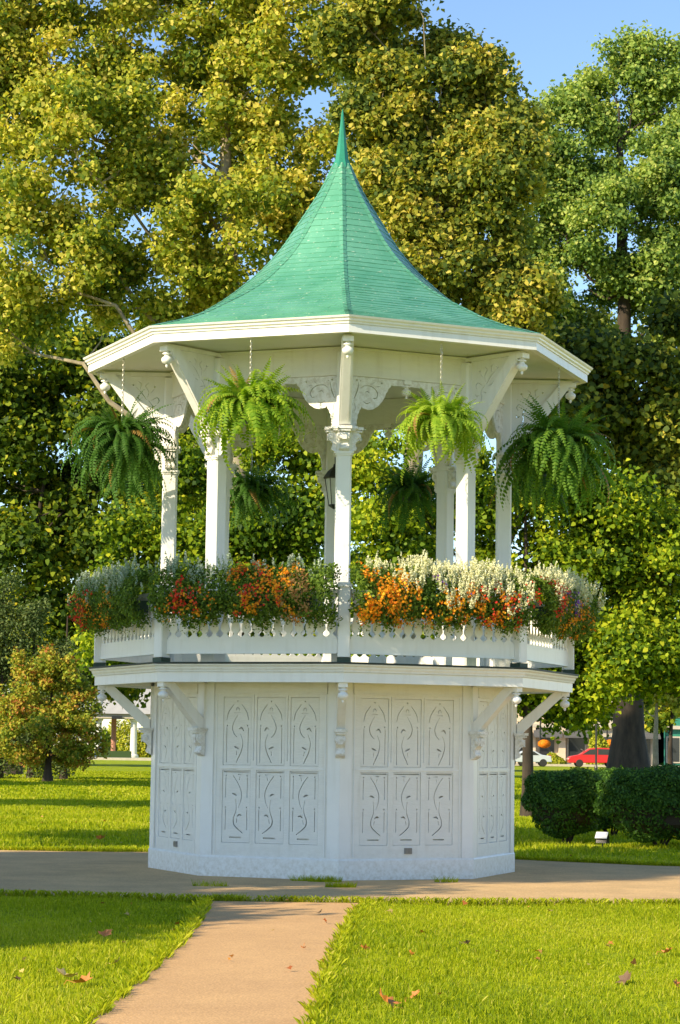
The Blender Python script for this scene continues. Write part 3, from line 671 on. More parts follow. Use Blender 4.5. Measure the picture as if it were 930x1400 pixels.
# longer fringe where the grass meets the paving
def fringe(name,poly,n_,h,lim):
    P=np.array(poly); Q=np.roll(P,-1,0); L=np.linalg.norm(Q-P,axis=1); 
    i=rng.choice(len(P),n_*4,p=L/L.sum()); t=rng.uniform(size=(n_*4,1)); p=P[i]*(1-t)+Q[i]*t; d=nrm((Q-P)[i]); nn=np.stack([d[:,1],-d[:,0]],1)
    p=p+nn*(np.abs(rng.normal(0,.05,(n_*4,1)))-.02+.025*np.sin(p[:,:1]*9+p[:,1:]*7))
    ok=(np.abs(p[:,0])<lim)&(~(inpoly(p[:,0],p[:,1],[(x*1.0,y) for x,y in (FP if poly is plz else plz)]))); p=p[ok][:n_]
    N=len(p); a=rng.uniform(0,6.283,N); hh=h*rng.uniform(.5,1.4,N); w=.008; lean=rng.uniform(.2,1.0,N); d2=rng.uniform(0,6.283,N); lx,ly=np.cos(d2)*lean*hh,np.sin(d2)*lean*hh
    V=np.zeros((N,4,3)); cx,sy=np.cos(a)*w/2,np.sin(a)*w/2
    z0=np.zeros(N)+.005
    V[:,0]=np.stack([p[:,0]-cx,p[:,1]-sy,z0],1);V[:,1]=np.stack([p[:,0]+cx,p[:,1]+sy,z0],1)
    V[:,2]=np.stack([p[:,0]+cx*.6+lx*.6,p[:,1]+sy*.6+ly*.6,hh*.8],1);V[:,3]=np.stack([p[:,0]+lx,p[:,1]+ly,hh*.95],1)
    return tag(put(name,cloud_mesh(name,M['blade'],V,4,np.clip(rng.normal(.45,.2,N),0,1))),kind='stuff')
fringe('grass_edge',plz,16000,.07,6); fringe('path_edge_grass',[p for p in FP if True],16000,.065,6)
# weeds in the paving joint
def weed(loc,n_,rad,label):
    a=rng.uniform(0,6.283,n_); r=rad*np.sqrt(rng.uniform(size=n_)); bx,by=r*np.cos(a)*1.8,r*np.sin(a)*.6; hh=rng.uniform(.03,.09,n_); d2=rng.uniform(0,6.283,n_); le=rng.uniform(.3,1.1,n_)*hh
    V=np.zeros((n_,3,3)); V[:,0]=np.stack([bx-.004,by,0*bx],1);V[:,1]=np.stack([bx+.004,by,0*bx],1);V[:,2]=np.stack([bx+np.cos(d2)*le,by+np.sin(d2)*le,hh],1)
    o=put('weed_tuft',cloud_mesh('weed_tuft',M['blade'],V,3,rng.uniform(.1,.5,n_)),None,loc); tag(o,label,'weed','weeds growing in the paving')
weed((-.08,-2.62,.02),260,.11,'small green weed tuft at the foot of the gazebo\'s front corner')
weed((-.32,-2.50,.02),120,.09,'thin weed tuft against the baseboard just left of the front corner')
weed((.10,-3.6,.02),220,.10,'weed tuft in the paving a step in front of the front corner')
weed((-1.35,-3.7,.02),110,.12,'thin weed tuft in the shaded paving left of the walk')
weed((-1.05,-5.9,.02),160,.10,'weed tuft at the joint where the walk meets the paving')
weed((1.35,-2.35,.02),90,.08,'small weed tuft under the right front face of the gazebo')
# fallen leaves
def fallen(px,py,sz,m,label,curl=.5,rz=0):
    d=1.6*F/(py-1020); loc=(X(px,d)+ .0,WY(d),.035)
    b_=MB(); sh=LOBED; c=(0,0,.0)
    r=random.Random(px); vs=[(0,0,0)]+[(x*sz,y*sz,curl*sz*(abs(x)*.9+abs(y)*.5)+r.uniform(-.1,.1)*sz) for x,y in sh]
    b_.add(vs,[(0,1+i,1+(i+1)%12) for i in range(12)]); b_.tube([(0,-.5*sz,0.02),(.03*sz,-.8*sz,.05),(.08*sz,-1.0*sz,.03)],.0025,4)
    o=b_.build('fallen_leaf',m,None,loc,(R(r.uniform(15,50)),R(r.uniform(-25,25)),rz)); tag(o,label,'leaf','fallen leaves on the lawn')
for a in [(157,1283,.17,'leaf_fall','orange fallen leaf in the shade on the left lawn'),
          (103,1340,.19,'leaf_fall2','pale tan fallen leaf standing on edge on the left lawn'),
          (130,1348,.19,'leaf_fall','orange fallen leaf right beside the pale tan one on the left lawn'),
          (174,1320,.12,'leaf_fall2','small cream fallen leaf on the left lawn nearest the walk'),
          (535,1368,.22,'leaf_fall','large orange fallen leaf in the right foreground lawn'),
          (577,1360,.12,'leaf_fall','small orange fallen leaf just right of the large one on the right lawn'),
          (860,1334,.17,'leaf_fall3','brown curled fallen leaf on the right lawn'),
          (916,1296,.13,'leaf_fall','orange fallen leaf at the right edge of the lawn'),
          (730,1229,.12,'leaf_fall','orange fallen leaf at the edge of the paving on the right'),
          (505,1296,.09,'leaf_fall','tiny orange fallen leaf on the right lawn close to the walk'),
          (645,1288,.09,'leaf_fall3','dark brown fallen leaf in the middle of the right lawn'),
          (568,1302,.08,'leaf_fall','tiny orange fallen leaf in the middle of the right lawn'),
          (148,1152,.22,'leaf_fall','orange fallen leaf on the sunny lawn behind the paving at left'),
          (424,1297,.06,'leaf_fall','small orange leaf lying on the walk'),
          (925,1340,.10,'leaf_fall','small orange leaf low at the right edge of the lawn'),
          (56,1227,.13,'leaf_fall','orange fallen leaf in the shade at the paving\'s left edge')]:
    fallen(a[0],a[1],a[2]*.75,M[a[3]],a[4],rz=a[0])

n_=260; dd=np.sqrt(rng.uniform(12**2,62**2,n_)); xx=rng.uniform(-1,1,n_)*(dd*.158+.6); yy=dd-DIST; ok=(~inpoly(xx,yy,plz))&(np.hypot(xx,yy)>3)
P=np.stack([xx,yy,np.full(n_,.04)],1)[ok]; V=leaves(P,np.array([0,0,1])+rng.normal(0,.4,P.shape),rng.uniform(.03,.07,len(P)),LOBED,.3)
M['litter']=leaf_mat('dry_leaf_litter',[(.35,.10,.03),(.60,.26,.06),(.62,.45,.14),(.18,.10,.05)],.1,tboost=1)
tag(put('leaf_litter',cloud_mesh('leaf_litter',M['litter'],V,12,rng.uniform(0,1,len(P)))),kind='stuff')
# ------------------------------------------------------------------ HANGING FERNS
def frond_mesh(name,m,L,elev,droop,seed):
    r=random.Random(seed); n_=22; pts=[]; ang=R(elev); x=z=0.0
    for i in range(n_+1):
        pts.append((x,z,ang)); ds=L/n_; x+=math.cos(ang)*ds; z+=math.sin(ang)*ds; ang-=R(droop)/n_*(.5+1.0*i/n_)
    V=[];T=[]
    for i in range(1,n_+1):
        t=i/n_; x,z,a=pts[i]; pl=.066*(math.sin(math.pi*min(1,t*.9+.12))**.6)*(1.15-t*.75); dx=L/n_*.42
        tx,tz=math.cos(a),math.sin(a); nx,nz=-tz,tx
        for s in (-1,1):
            d=.18+.15*r.random(); dn=-.25*pl
            p0=(x-tx*dx,0,z-tz*dx); p1=(x+tx*dx,0,z+tz*dx)
            q1=(x+tx*(dx*.8+pl*d)+nx*dn*.6,s*pl*.62,z+tz*(dx*.8+pl*d)+nz*dn*.6); q0=(x-tx*dx*.5+tx*pl*d+nx*dn*.6,s*pl*.62,z-tz*dx*.5+tz*pl*d+nz*dn*.6)
            q2=(x+tx*pl*d*1.5+nx*dn,s*pl,z+tz*pl*d*1.5+nz*dn)
            V.append([p0,p1,q1,q2,q0]); T.append(min(1,max(0,.35+.4*t+r.uniform(-.2,.2))))
    # midrib strip
    return cloud_mesh(name,m,np.array(V),5,np.array(T))
M['fern_brown']=leaf_mat('dried_fern_frond',[(.20,.12,.03),(.34,.22,.06)],.3,tboost=1)
FR={}
for key in ('fern_brown','fern_mid','fern','fern_lit','fern_shaded'):
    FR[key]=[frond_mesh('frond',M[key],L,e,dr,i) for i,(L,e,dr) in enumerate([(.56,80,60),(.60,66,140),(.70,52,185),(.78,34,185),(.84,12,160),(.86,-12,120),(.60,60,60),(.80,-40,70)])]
basket=MB(); basket.lathe([(.06,-.16),(.12,-.15),(.15,-.06),(.165,.0),(.172,.0),(.172,.015),(.155,.015),(.15,.0),(.02,-.01)],n=16); basket_m=basket.mesh('basket',M['pot'],True)
def torus_link(M_,c,r,rr):
    vs=[];fs=[];n1,n2=8,4
    for i in range(n1):
        a=2*math.pi*i/n1
        for j in range(n2):
            b_=2*math.pi*j/n2; R_=r+rr*math.cos(b_); vs.append(M_@Vector((R_*math.cos(a)*.62,rr*math.sin(b_),R_*math.sin(a)))+Vector(c))
    for i in range(n1):
        for j in range(n2): fs.append((i*n2+j,((i+1)%n1)*n2+j,((i+1)%n1)*n2+(j+1)%n2,i*n2+(j+1)%n2))
    return vs,fs
def chain_mesh(L):
    b_=MB(); k=int(L/.032)
    for i in range(k):
        v,f=torus_link(Matrix.Rotation(R(45+90*(i%2)),3,'Z'),(0,0,.10+.032*i+.016),.021,.0045); b_.add(v,f)
    return b_.mesh('chain',M['chain'])
hang_wires=MB()
for i in range(3):
    a=i*2.094; hang_wires.tube([(.16*math.cos(a),.16*math.sin(a),.01),(0,0,.13)],.003,4)
hw=hang_wires.mesh('hanger_wire',M['chain'])
def fern(deg,rad,z,key,label,seed,n_=95,sc=1.0,up=0.0):
    r=random.Random(seed); a=TH+R(deg); e=empty('hanging_fern',(rad*math.sin(a),-rad*math.cos(a),z))
    tag(e,label,'fern','ferns hanging from the eaves')
    put('basket',basket_m,e); put('hanger_wire',hw,e); put('chain',chain_mesh(6.45-z-.08),e)
    for i in range(int(n_*1.9)):
        q=r.random()*(1-up); v = 0 if q<.08 else 6 if q<.13 else 1 if q<.26 else 2 if q<.40 else 3 if q<.55 else 4 if q<.72 else 5 if q<.88 else 7
        az=r.uniform(0,6.283); s=sc*r.uniform(.55,1.15)*(1+.13*math.sin(az*2+seed*1.7)+.08*math.sin(az*5+seed)); kk=key if r.random()>.02 else 'fern_brown'; ro=r.uniform(.02,.13)
        o=put('frond',FR[kk][v],e,(ro*math.cos(az),ro*math.sin(az),r.uniform(-.03,.03)),(R(r.uniform(-34,34)),R(r.uniform(-20,16)),az),(s,s,s))
    return e
fern(-67.5,2.98,5.38,'fern_shaded','shaded dark green fern hanging from the left end of the eaves',1,190,1.0)
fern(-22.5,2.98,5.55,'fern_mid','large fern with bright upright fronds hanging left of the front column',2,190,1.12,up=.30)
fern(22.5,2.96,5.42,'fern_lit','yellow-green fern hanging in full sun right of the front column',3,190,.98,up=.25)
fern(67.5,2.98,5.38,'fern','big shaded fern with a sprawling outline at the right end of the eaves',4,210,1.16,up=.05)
fern(-157.5,2.98,5.22,'fern_shaded','dark fern hanging at the back, seen below the large left fern',5,90,1.0)
fern(157.5,2.98,5.25,'fern_shaded','dark fern hanging at the back, seen behind the sunlit yellow-green one',6,90,1.0)
fern(-112.5,2.98,5.36,'fern_shaded','dark fern at the back left, almost hidden by the left end fern',7,80,1.0)
fern(112.5,2.98,5.30,'fern_shaded','dark fern at the back right, almost hidden by the big shaded fern',8,80,1.0)

# ------------------------------------------------------------------ LANTERN under the ceiling
ln=empty('hanging_lantern',(-.03,.2,5.0)); tag(ln,'black iron lantern with milky panes hanging inside behind the front column','lantern')
b_=MB(); b_.lathe([(.15,.10),(.155,.12),(.10,.20),(.05,.245),(.03,.26),(.02,.30)],n=6); b_.build('lantern_cap',M['black'],ln)
b_=MB(); b_.lathe([(.075,-.25),(.078,-.24),(.128,.10),(.12,.10)],n=6); b_.build('lantern_glass',M['glass'],ln)
for i in range(6):
    a=i*math.pi/3; MB().tube([(.078*math.cos(a),.078*math.sin(a),-.25),(.132*math.cos(a),.132*math.sin(a),.10)],.007,4).build('lantern_bar',M['black'],ln)
b_=MB(); b_.lathe([(.02,-.30),(.05,-.28),(.085,-.255),(.085,-.24),(.02,-.24)],n=6); b_.build('lantern_base',M['black'],ln)
MB().tube([(0,0,.28),(0,0,1.44)],.01,6).build('lantern_rod',M['black'],ln)

# ------------------------------------------------------------------ FLOWER BOXES on the railing
def fan(P,Nn,size,tint,name,m,parent,k=5):
    """small flowers: a cupped ring of k petals as one star polygon"""
    sh=[]
    for i in range(k):
        a=2*math.pi*i/k; sh += [(math.cos(a)*.5,math.sin(a)*.5),(math.cos(a+math.pi/k)*.24,math.sin(a+math.pi/k)*.24)]
    V=leaves(P,Nn,size,sh,.3); o=put(name,cloud_mesh(name,m,V,len(sh),tint),parent); return tag(o,kind='stuff')
def spikes(base,n_,rg_,h0,h1):
    """upright flower spikes: many small florets round a stem"""
    P=[];Nn=[];T=[]
    for b0 in base:
        h=rg_.uniform(h0,h1); d=np.array([rg_.normal(0,.16),rg_.normal(0,.16)-.05,1]); d/=np.linalg.norm(d)
        t=rg_.uniform(0,1,n_); r=.017*(1.1-t*.85); a=rg_.uniform(0,6.283,n_)
        side=np.stack([np.cos(a),np.sin(a),0*a+.3],1)
        P.append(b0+d*h*t[:,None]+side*r[:,None]); Nn.append(side+rg_.normal(0,.3,(n_,3))); T.append(np.clip(.25+t*.5+rg_.normal(0,.15,n_),0,1))
    return np.concatenate(P),np.concatenate(Nn),np.concatenate(T)
def flower_box(k,label,spec,seed,dens=1.0,spk=('white_fl',)):
    """spec: list of (kind,u0,u1,v0,v1,count) with u along the rail -1..1, v the height of the mass 0 bottom..1 top"""
    rg_=np.random.default_rng(seed); a=FANG[k]; e=empty('flower_box',(RR*C8*math.sin(a),-RR*C8*math.cos(a),ZG+.765),a)
    tag(e,label,'flower box','flower boxes along the balcony railing')
    MB().box((0,-.16,-.09),(2*hR-.55,.16,.15),bev=.01).build('planter_trough',M['pot'],e)
    U=hR-.03
    def surf(u,v):   # bulging mass: v 0..1 from the drooping hem to the crest
        th=R(-62)+v*R(150); ry=.30; rz=.34
        y=-.14-ry*np.cos(th); z=.02+rz*np.sin(th)
        return np.stack([u*U,y,z],1), np.stack([0*u+rg_.normal(0,.25,len(u)),-np.cos(th),np.sin(th)*.8+.25],1)
    hem=.12*np.sin(np.linspace(0,20,7))
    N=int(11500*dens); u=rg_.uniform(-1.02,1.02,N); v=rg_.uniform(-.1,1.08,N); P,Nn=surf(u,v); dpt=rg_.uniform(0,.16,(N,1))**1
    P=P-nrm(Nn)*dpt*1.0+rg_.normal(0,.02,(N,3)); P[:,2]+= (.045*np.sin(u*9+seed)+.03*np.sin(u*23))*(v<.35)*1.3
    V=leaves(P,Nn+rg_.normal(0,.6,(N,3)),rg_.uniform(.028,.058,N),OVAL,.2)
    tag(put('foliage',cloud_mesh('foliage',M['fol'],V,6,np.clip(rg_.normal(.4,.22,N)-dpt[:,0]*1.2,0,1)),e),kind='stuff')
    by={}
    for kind,u0,u1,v0,v1,cnt in spec:
        n_=int(cnt); 
        # flowers come in small heads, heads in loose drifts with ragged outlines
        hd=max(1,n_//5); q=rg_.uniform(u0-.04,u1+.04,hd*3); w2=rg_.uniform(v0-.12,v1+.12,hd*3)
        nzv=np.sin(q*13+seed)*np.cos(w2*9+q*5)+.6*np.sin(q*31+w2*17)+.4*rg_.normal(size=hd*3)
        ed=np.maximum(np.abs((q-(u0+u1)/2)/((u1-u0)/2+.04)),np.abs((w2-(v0+v1)/2)/((v1-v0)/2+.12)))
        keep=np.argsort(nzv-1.6*ed**2)[-hd:]; q=q[keep]; w2=w2[keep]
        uu=np.repeat(q,5)+rg_.normal(0,.020,hd*5); vv=np.repeat(w2,5)+rg_.normal(0,.04,hd*5)
        P,Nn=surf(uu,vv); P=P+nrm(Nn)*rg_.uniform(-.02,.07,(len(uu),1))
        by.setdefault(kind,[]).append((P,Nn,uu,vv))
    for kind,l in by.items():
        P=np.concatenate([q[0] for q in l]);Nn=np.concatenate([q[1] for q in l])
        if kind in('white','silver'):
            sel=P[::5]; sel=sel-np.array([0,0,.07])+np.array([0,0,1])*(.05*np.sin(sel[:,:1]*8+seed)+.03*np.sin(sel[:,:1]*21)); Q,Nq,T=spikes(sel,26,rg_,.09,.19)
            V=leaves(Q,Nq,rg_.uniform(.016,.032,len(Q)),KITE,.3); nm={'white':'white_flower_spike','silver':'silvery_flower_spike'}[kind]
            tag(put(nm,cloud_mesh(nm,M['white_fl' if kind=='white' else 'silver_fl'],V,4,T),e),kind='stuff')
        elif kind=='tan':
            V=leaves(P+np.array([0,0,-.03]),Nn+rg_.normal(0,.5,P.shape),rg_.uniform(.02,.05,len(P)),OVAL,.2); tag(put('dried_sprig',cloud_mesh('dried_sprig',M['tan_fl'],V,6,rg_.uniform(0,1,len(P))),e),kind='stuff')
        else:
            fan(P,Nn+rg_.normal(0,.35,P.shape),rg_.uniform(.026,.046,len(P)),rg_.uniform(0,1,len(P)),{'orange':'orange_flower','red':'red_flower','purple':'purple_flower'}[kind],M[kind+'_fl'],e)
    # trailing stems
    N=420; u=rg_.uniform(-1,1,N); P,Nn=surf(u,rg_.uniform(-.1,.15,N)); P[:,2]-=rg_.uniform(0,.16,N)*np.clip(np.sin(u*7+seed*2)+.4,0,1)
    V=leaves(P,Nn+rg_.normal(0,.5,(N,3)),rg_.uniform(.02,.04,N),OVAL,.2); tag(put('trailing_leaves',cloud_mesh('trailing_leaves',M['fol'],V,6,rg_.uniform(.1,.6,N)),e),kind='stuff')
# faces: 6 = left side, 7 = front left, 0 = front right, 1 = right side
flower_box(6,'shaded balcony flower box at the left side with silvery spikes and dull red blooms',[('silver',-1,1,.6,1.0,1000),('red',-1,-.3,.15,.5,160),('orange',-1,.5,.05,.4,220)],21)
flower_box(7,'front left balcony flower box with a red and orange clump beside white tufts',[('silver',-1,-.1,.70,1.0,420),('silver',-.1,.9,.84,1.0,200),('red',-.75,-.45,.2,.6,130),('orange',-.9,-.2,0,.35,90),('orange',-.08,.5,.2,.9,380),('red',-.05,.45,.25,.9,150),('orange',.4,.6,.1,.9,180),('tan',.5,.8,.15,.7,420)],22)
flower_box(0,'front right balcony flower box in full sun with orange blooms under cream spikes',[('white',-.82,1,.62,1.06,3000),('white',-.1,.95,.42,.75,900),('orange',-1,-.35,.02,.72,900),('orange',-.35,.9,.02,.5,520),('red',.3,1,.1,.55,200),('purple',-.2,.3,.5,.6,20)],23)
flower_box(1,'right side balcony flower box with cream spikes and purple and red dots',[('white',-1,1,.62,1.08,2300),('red',-1,-.5,.3,.8,200),('orange',-.9,1,.05,.4,300),('purple',-.7,0,.3,.7,110)],24)

# ------------------------------------------------------------------ HEDGES
def hedge(cx,cy,wx,wy,h,n_,label,seed):
    rg_=np.random.default_rng(seed); e=empty('clipped_hedge',(cx,cy,0)); tag(e,label,'hedge','clipped hedge shrubs on the right')
    d=nrm(rg_.normal(size=(n_,3))); d[:,2]=np.abs(d[:,2])*np.where(rg_.uniform(size=n_)<.85,1,-.9)
    p=3.0; q=(np.abs(d)**p).sum(1)**(1/p); s=d/q[:,None]          # superellipsoid skin
    s=s*(1-rg_.uniform(0,.22,(n_,1))**1.3)
    lump=1+.07*np.sin(s[:,0]*5+seed)*np.cos(s[:,1]*4)+.045*np.sin(s[:,2]*9+s[:,0]*11+seed)+np.abs(rg_.normal(0,.022,n_))*(s[:,2]>-.2)
    under=np.where(s[:,2]<-.3,.86,1)
    P=np.stack([s[:,0]*wx/2*lump*under,s[:,1]*wy/2*lump*under,(s[:,2]*.5+.5)*(h-.12)*1+.12],1)
    P[:,2]+=.04*np.sin(P[:,0]*7+seed)+np.abs(rg_.normal(0,.03,n_))*(s[:,2]>.5)
    V=leaves(P,d+rg_.normal(0,.7,(n_,3))+np.array([0,0,.4]),rg_.uniform(.035,.07,n_),OVAL,.2)
    tag(put('foliage',cloud_mesh('foliage',M['hedge'],V,6,np.clip(rg_.normal(.42,.22,n_),0,1)),e),kind='stuff')
    core=MB(); core.lathe([(.25*wx,.25),(.40*wx,.4),(.42*wx,h*.6),(.36*wx,h*.8),(.1,h*.86)],n=10); o=core.build('inner_twigs',M['soil'],e); o.scale=(1,wy/wx,1)
    for i in range(5):
        a=i*1.3; MB().tube([(.06*math.cos(a),.06*math.sin(a),0),(.25*math.cos(a)*wx/1.4,.2*math.sin(a),.45)],[.025,.012],5).build('stem',M['bark'],e)
hedge(X(778,38.6),WY(38.6),1.38,1.3,1.20,26000,'rounded clipped hedge shrub nearest the gazebo, left of the floodlight',31)
hedge(X(905,37.2),WY(37.2),1.95,1.5,1.28,34000,'larger clipped hedge shrub right of the floodlight, running out of view',32)
hedge(X(838,41.5),WY(41.5),1.7,1.3,1.18,22000,'clipped hedge shrub standing behind, in the gap between the two front ones',33)
fl=empty('landscape_floodlight',(X(827,36.6),WY(36.6),0),R(-25)); fl.scale=(.8,.8,.8); tag(fl,'small ground floodlight with a pale slanted lid between the hedge shrubs','floodlight')
b_=MB(); b_.extrude([(-.10,.12),(.12,.12),(.10,.24),(-.02,.30)],'x',-.11,.11); b_.build('housing',M['black'],fl)
b_=MB(); b_.extrude([(-.13,.215),(-.11,.205),(.0,.325),(-.015,.34)],'x',-.125,.125); b_.build('lid',M['lampglass'],fl)
MB().tube([(0,0,0),(0,0,.14)],.015,6).build('stake',M['black'],fl)

# ------------------------------------------------------------------ TREES
def tree(name,label,base,trunk_h,tr,lobes,mkey,bark,leafsize,n_leaf,seed,group,shape=SIX,cr=1.0,cdens=1.0,trunk_to=None,tintbias=0,flare=1.5,flat=.6,lean=None,limbs=None,top_only=False):
    """lobes: (x,y,z,rx,ry,rz) in metres; leaves sit in clusters at the ends of branches"""
    rg_=np.random.default_rng(seed); bx,by=base
    e=empty(name,(bx,by,0)); tag(e,label,'tree',group)
    # cluster centres: spread on and in the lobes, kept apart
    C_=[];W_=[]
    vol=[l[3]*l[5] for l in lobes]; tot=sum(vol)
    for l,v in zip(lobes,vol):
        nC=max(3,int(cdens*3.2*l[3]*l[5]/(cr*cr)*(.5+.5*l[4]/max(l[3],.1))))
        k=0;tries=0; mine=[]
        while k<nC and tries<nC*12:
            tries+=1; d=rg_.normal(size=3); d/=np.linalg.norm(d); rr=rg_.uniform(.35,1.0)**.55
            p=np.array([l[0]+d[0]*l[3]*rr,l[1]+d[1]*l[4]*rr,l[2]+d[2]*l[5]*rr])
            if mine and np.min(np.linalg.norm(np.array(mine[-200:])-p,axis=1))<cr*.62: continue
            mine.append(p); k+=1
        C_+=mine
    C_=np.array(C_); nC=len(C_)
    cen=np.array([[l[0],l[1],l[2]] for l in lobes]); 
    csz=cr*rg_.uniform(.55,1.25,nC)
    # leaves
    wgt=csz**2; wgt/=wgt.sum(); ci=rg_.choice(nC,n_leaf,p=wgt)
    d=nrm(rg_.normal(size=(n_leaf,3))); rr=rg_.uniform(0,1,(n_leaf,1))**.42
    off=d*rr*csz[ci][:,None]; off[:,2]*=flat; off[:,2]-= .22*(off[:,0]**2+off[:,1]**2)/np.maximum(csz[ci],.2)
    P=C_[ci]+off-np.array([bx,by,0])
    P=P+rg_.normal(0,.3*cr,P.shape)
    Nn=d*np.array([.6,.6,.5])+np.array([0,-.1,.5])+rg_.normal(0,.75,(n_leaf,3))
    ctint=rg_.normal(0,.13,nC)
    t=np.clip(rg_.normal(.45+tintbias,.26,n_leaf)+ctint[ci]+.08*d[:,2],0,1)
    V=leaves(P,Nn,leafsize*rg_.uniform(.65,1.25,n_leaf),shape,.22)
    tag(put('crown',cloud_mesh('crown',M[mkey],V,len(shape),t),e),kind='stuff')
    # trunk
    tx,ty,tz=trunk_to if trunk_to else (cen[:,0].mean(),cen[:,1].mean(),max(l[2] for l in lobes))
    tb=MB(); tp=[]; trd=[]
    for i in range(13):
        f=i/12; z=tz*f
        g=max(0,(z-trunk_h)/max(tz-trunk_h,.1))
        tp.append(((tx-bx)*g**1.2+.05*tr*math.sin(z*1.3+seed),(ty-by)*g**1.2+.05*tr*math.cos(z+seed),z)); trd.append(tr*(1-.8*f)*(1+ (flare-1)*math.exp(-z/(tr*1.6))))
    tb.tube(tp,trd,14); tb.build('trunk',M[bark],e,smooth=True)
    tpn=np.array(tp)
    # main limbs to the lobes, then branches to the clusters
    lb_=MB(); bb_=MB(); nodes=[p for p in tpn[3:]]; nrad=[r for r in trd[3:]]
    for (x,y,z,_,_,_) in sorted(lobes,key=lambda l:l[2]):
        tgt=np.array([x-bx,y-by,z]); cand=[i for i,p in enumerate(tpn) if p[2]<max(z-.1,trunk_h+.3) and p[2]>=trunk_h*.9] or [4]
        i=min(cand,key=lambda i:abs((z-tpn[i][2])-.75*np.linalg.norm(tgt[:2]-tpn[i][:2]))); s=tpn[i]; L=np.linalg.norm(tgt-s)
        mid=s+(tgt-s)*.5+np.array([rg_.normal(0,.06*L),rg_.normal(0,.06*L),.02*L])
        q=[];rq=[]
        for f in np.linspace(0,1,7):
            p=(1-f)**2*s+2*f*(1-f)*mid+f*f*tgt+rg_.normal(0,.03*L,3)*(0<f<1); q.append(tuple(p)); rq.append(max(trd[i]*.36*(1-.8*f),.02)); nodes.append(p); nrad.append(rq[-1])
        lb_.tube(q,rq,7)
    ND=np.array(nodes)
    for j in rg_.permutation(nC)[:420]:
        c=C_[j]-np.array([bx,by,0]); dd=np.linalg.norm(ND-c,axis=1)+ (ND[:,2]>c[2])*1.5; i=int(np.argmin(dd)); s=ND[i]; L=np.linalg.norm(c-s)
        m_=s+(c-s)*.5+rg_.normal(0,.1*L,3)+np.array([0,0,-.05*L]); r0=min(nrad[i]*.6,.012*L+.018)
        bb_.tube([tuple(s),tuple(m_),tuple(c)],[r0,r0*.6,.008],4)
    lb_.build('limbs',M[bark],e,smooth=True)['kind']='stuff'; o=bb_.build('branches',M[bark],e); o['kind']='stuff'
    return e
def LB(l,depth,dz=1.0):
    o=[]
    for px,py,rx,ry in l:
        d=depth; z=1.6+d*math.tan(math.atan((700-py)/F)+PITCH); s=d/F
        o.append((X(px,d),WY(d)+rng.uniform(-.6,.6)*rx*s*dz,z,rx*s,.8*rx*s*dz,ry*s))
    return o
G1='trees behind the gazebo'
D=75
tree('sycamore_tree','tall yellow-green sycamore filling the upper left behind the spire',(X(330,D),WY(D)),7,.62,
  LB([(60,60,130,120),(220,30,130,120),(390,30,110,110),(100,240,130,120),(250,190,120,110),(300,330,120,90),(60,370,110,80),(-100,200,120,200),(190,400,110,60),(370,230,60,90),(340,120,80,70),(-60,30,100,120),(430,330,50,80),(300,-90,150,80),(465,60,60,70),(440,240,45,60),(-20,440,80,50),(60,-90,150,80)],D),
  'syc','bark_pale',.19,185000,41,G1,shape=PENT,cr=.68,cdens=.9,trunk_to=(X(290,D),WY(D),25),tintbias=.10)
D=69
tree('sycamore_tree','sycamore with a golden brown tinted crown right of the spire',(X(560,D),WY(D)),8,.5,
  LB([(505,40,65,80),(590,110,80,90),(665,150,60,90),(600,240,80,80),(690,230,45,70),(670,330,70,80),(570,350,55,60),(640,430,90,60),(730,420,50,70),(520,200,30,60),(540,-30,50,60),(515,140,50,55),(560,250,60,70)],D),
  'syc2','bark_pale',.185,125000,42,G1,shape=PENT,cr=.66,cdens=.85,trunk_to=(X(600,D),WY(D),20),tintbias=-.10)
D=86
tree('sycamore_tree','shadowed sycamore with sunlit yellow patches behind the right eaves',(X(640,D),WY(D)),5,.4,
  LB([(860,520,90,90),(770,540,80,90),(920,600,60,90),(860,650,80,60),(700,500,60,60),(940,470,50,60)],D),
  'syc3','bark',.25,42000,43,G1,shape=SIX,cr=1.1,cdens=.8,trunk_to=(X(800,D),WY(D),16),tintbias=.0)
D=95
tree('broadleaf_tree','tall fresh green tree at the upper right with a very thick dark trunk',(X(862,D),WY(D)),9,.68,
  LB([(850,120,70,75),(785,210,60,70),(915,240,70,75),(865,310,90,80),(800,390,80,80),(930,400,60,90),(760,310,45,60),(850,60,25,30),(930,130,35,50),(790,120,30,40),(1000,300,60,120),(740,400,40,60),(735,300,50,60),(745,215,45,55),(770,155,40,40),(990,480,60,80),(900,90,40,45)],D),
  'green','bark',.19,140000,44,G1,shape=PENT,cr=.75,cdens=.8,trunk_to=(X(850,D),WY(D),28),flare=1.6)
D=53
tree('maple_tree','green maple with tiered drooping foliage right behind the gazebo',(X(725,D),WY(D)),2.2,.15,
  LB([(560,720,70,60),(640,680,60,60),(720,760,80,70),(820,700,75,60),(830,800,90,60),(900,760,70,80),(900,880,80,50),(800,890,90,55),(740,860,80,60),(600,800,80,60),(520,660,50,60),(500,790,60,60),(915,715,60,45),(780,955,80,26),(850,940,70,26),(760,700,60,60),(745,640,60,50),(700,860,50,50),(960,880,60,90),(690,930,50,35)],D),
  'maple','bark',.125,125000,45,G1,shape=SIX,cr=.62,cdens=.95,trunk_to=(X(720,D),WY(D),7.5),tintbias=.04,flat=.42,flare=1.3)
D=66
tree('maple_tree','yellowing maple seen between the left columns of the gazebo',(X(330,D),WY(D)),3,.24,
  LB([(330,720,60,60),(420,700,60,60),(260,770,70,60),(380,800,80,60),(450,620,50,60),(250,660,50,60),(200,850,70,60),(300,900,90,50),(440,880,80,60),(380,600,50,50),(180,760,40,50)],D),
  'maple','bark',.15,80000,46,G1,shape=SIX,cr=.75,cdens=.9,trunk_to=(X(330,D),WY(D),9),tintbias=.0,flat=.5)
D=108
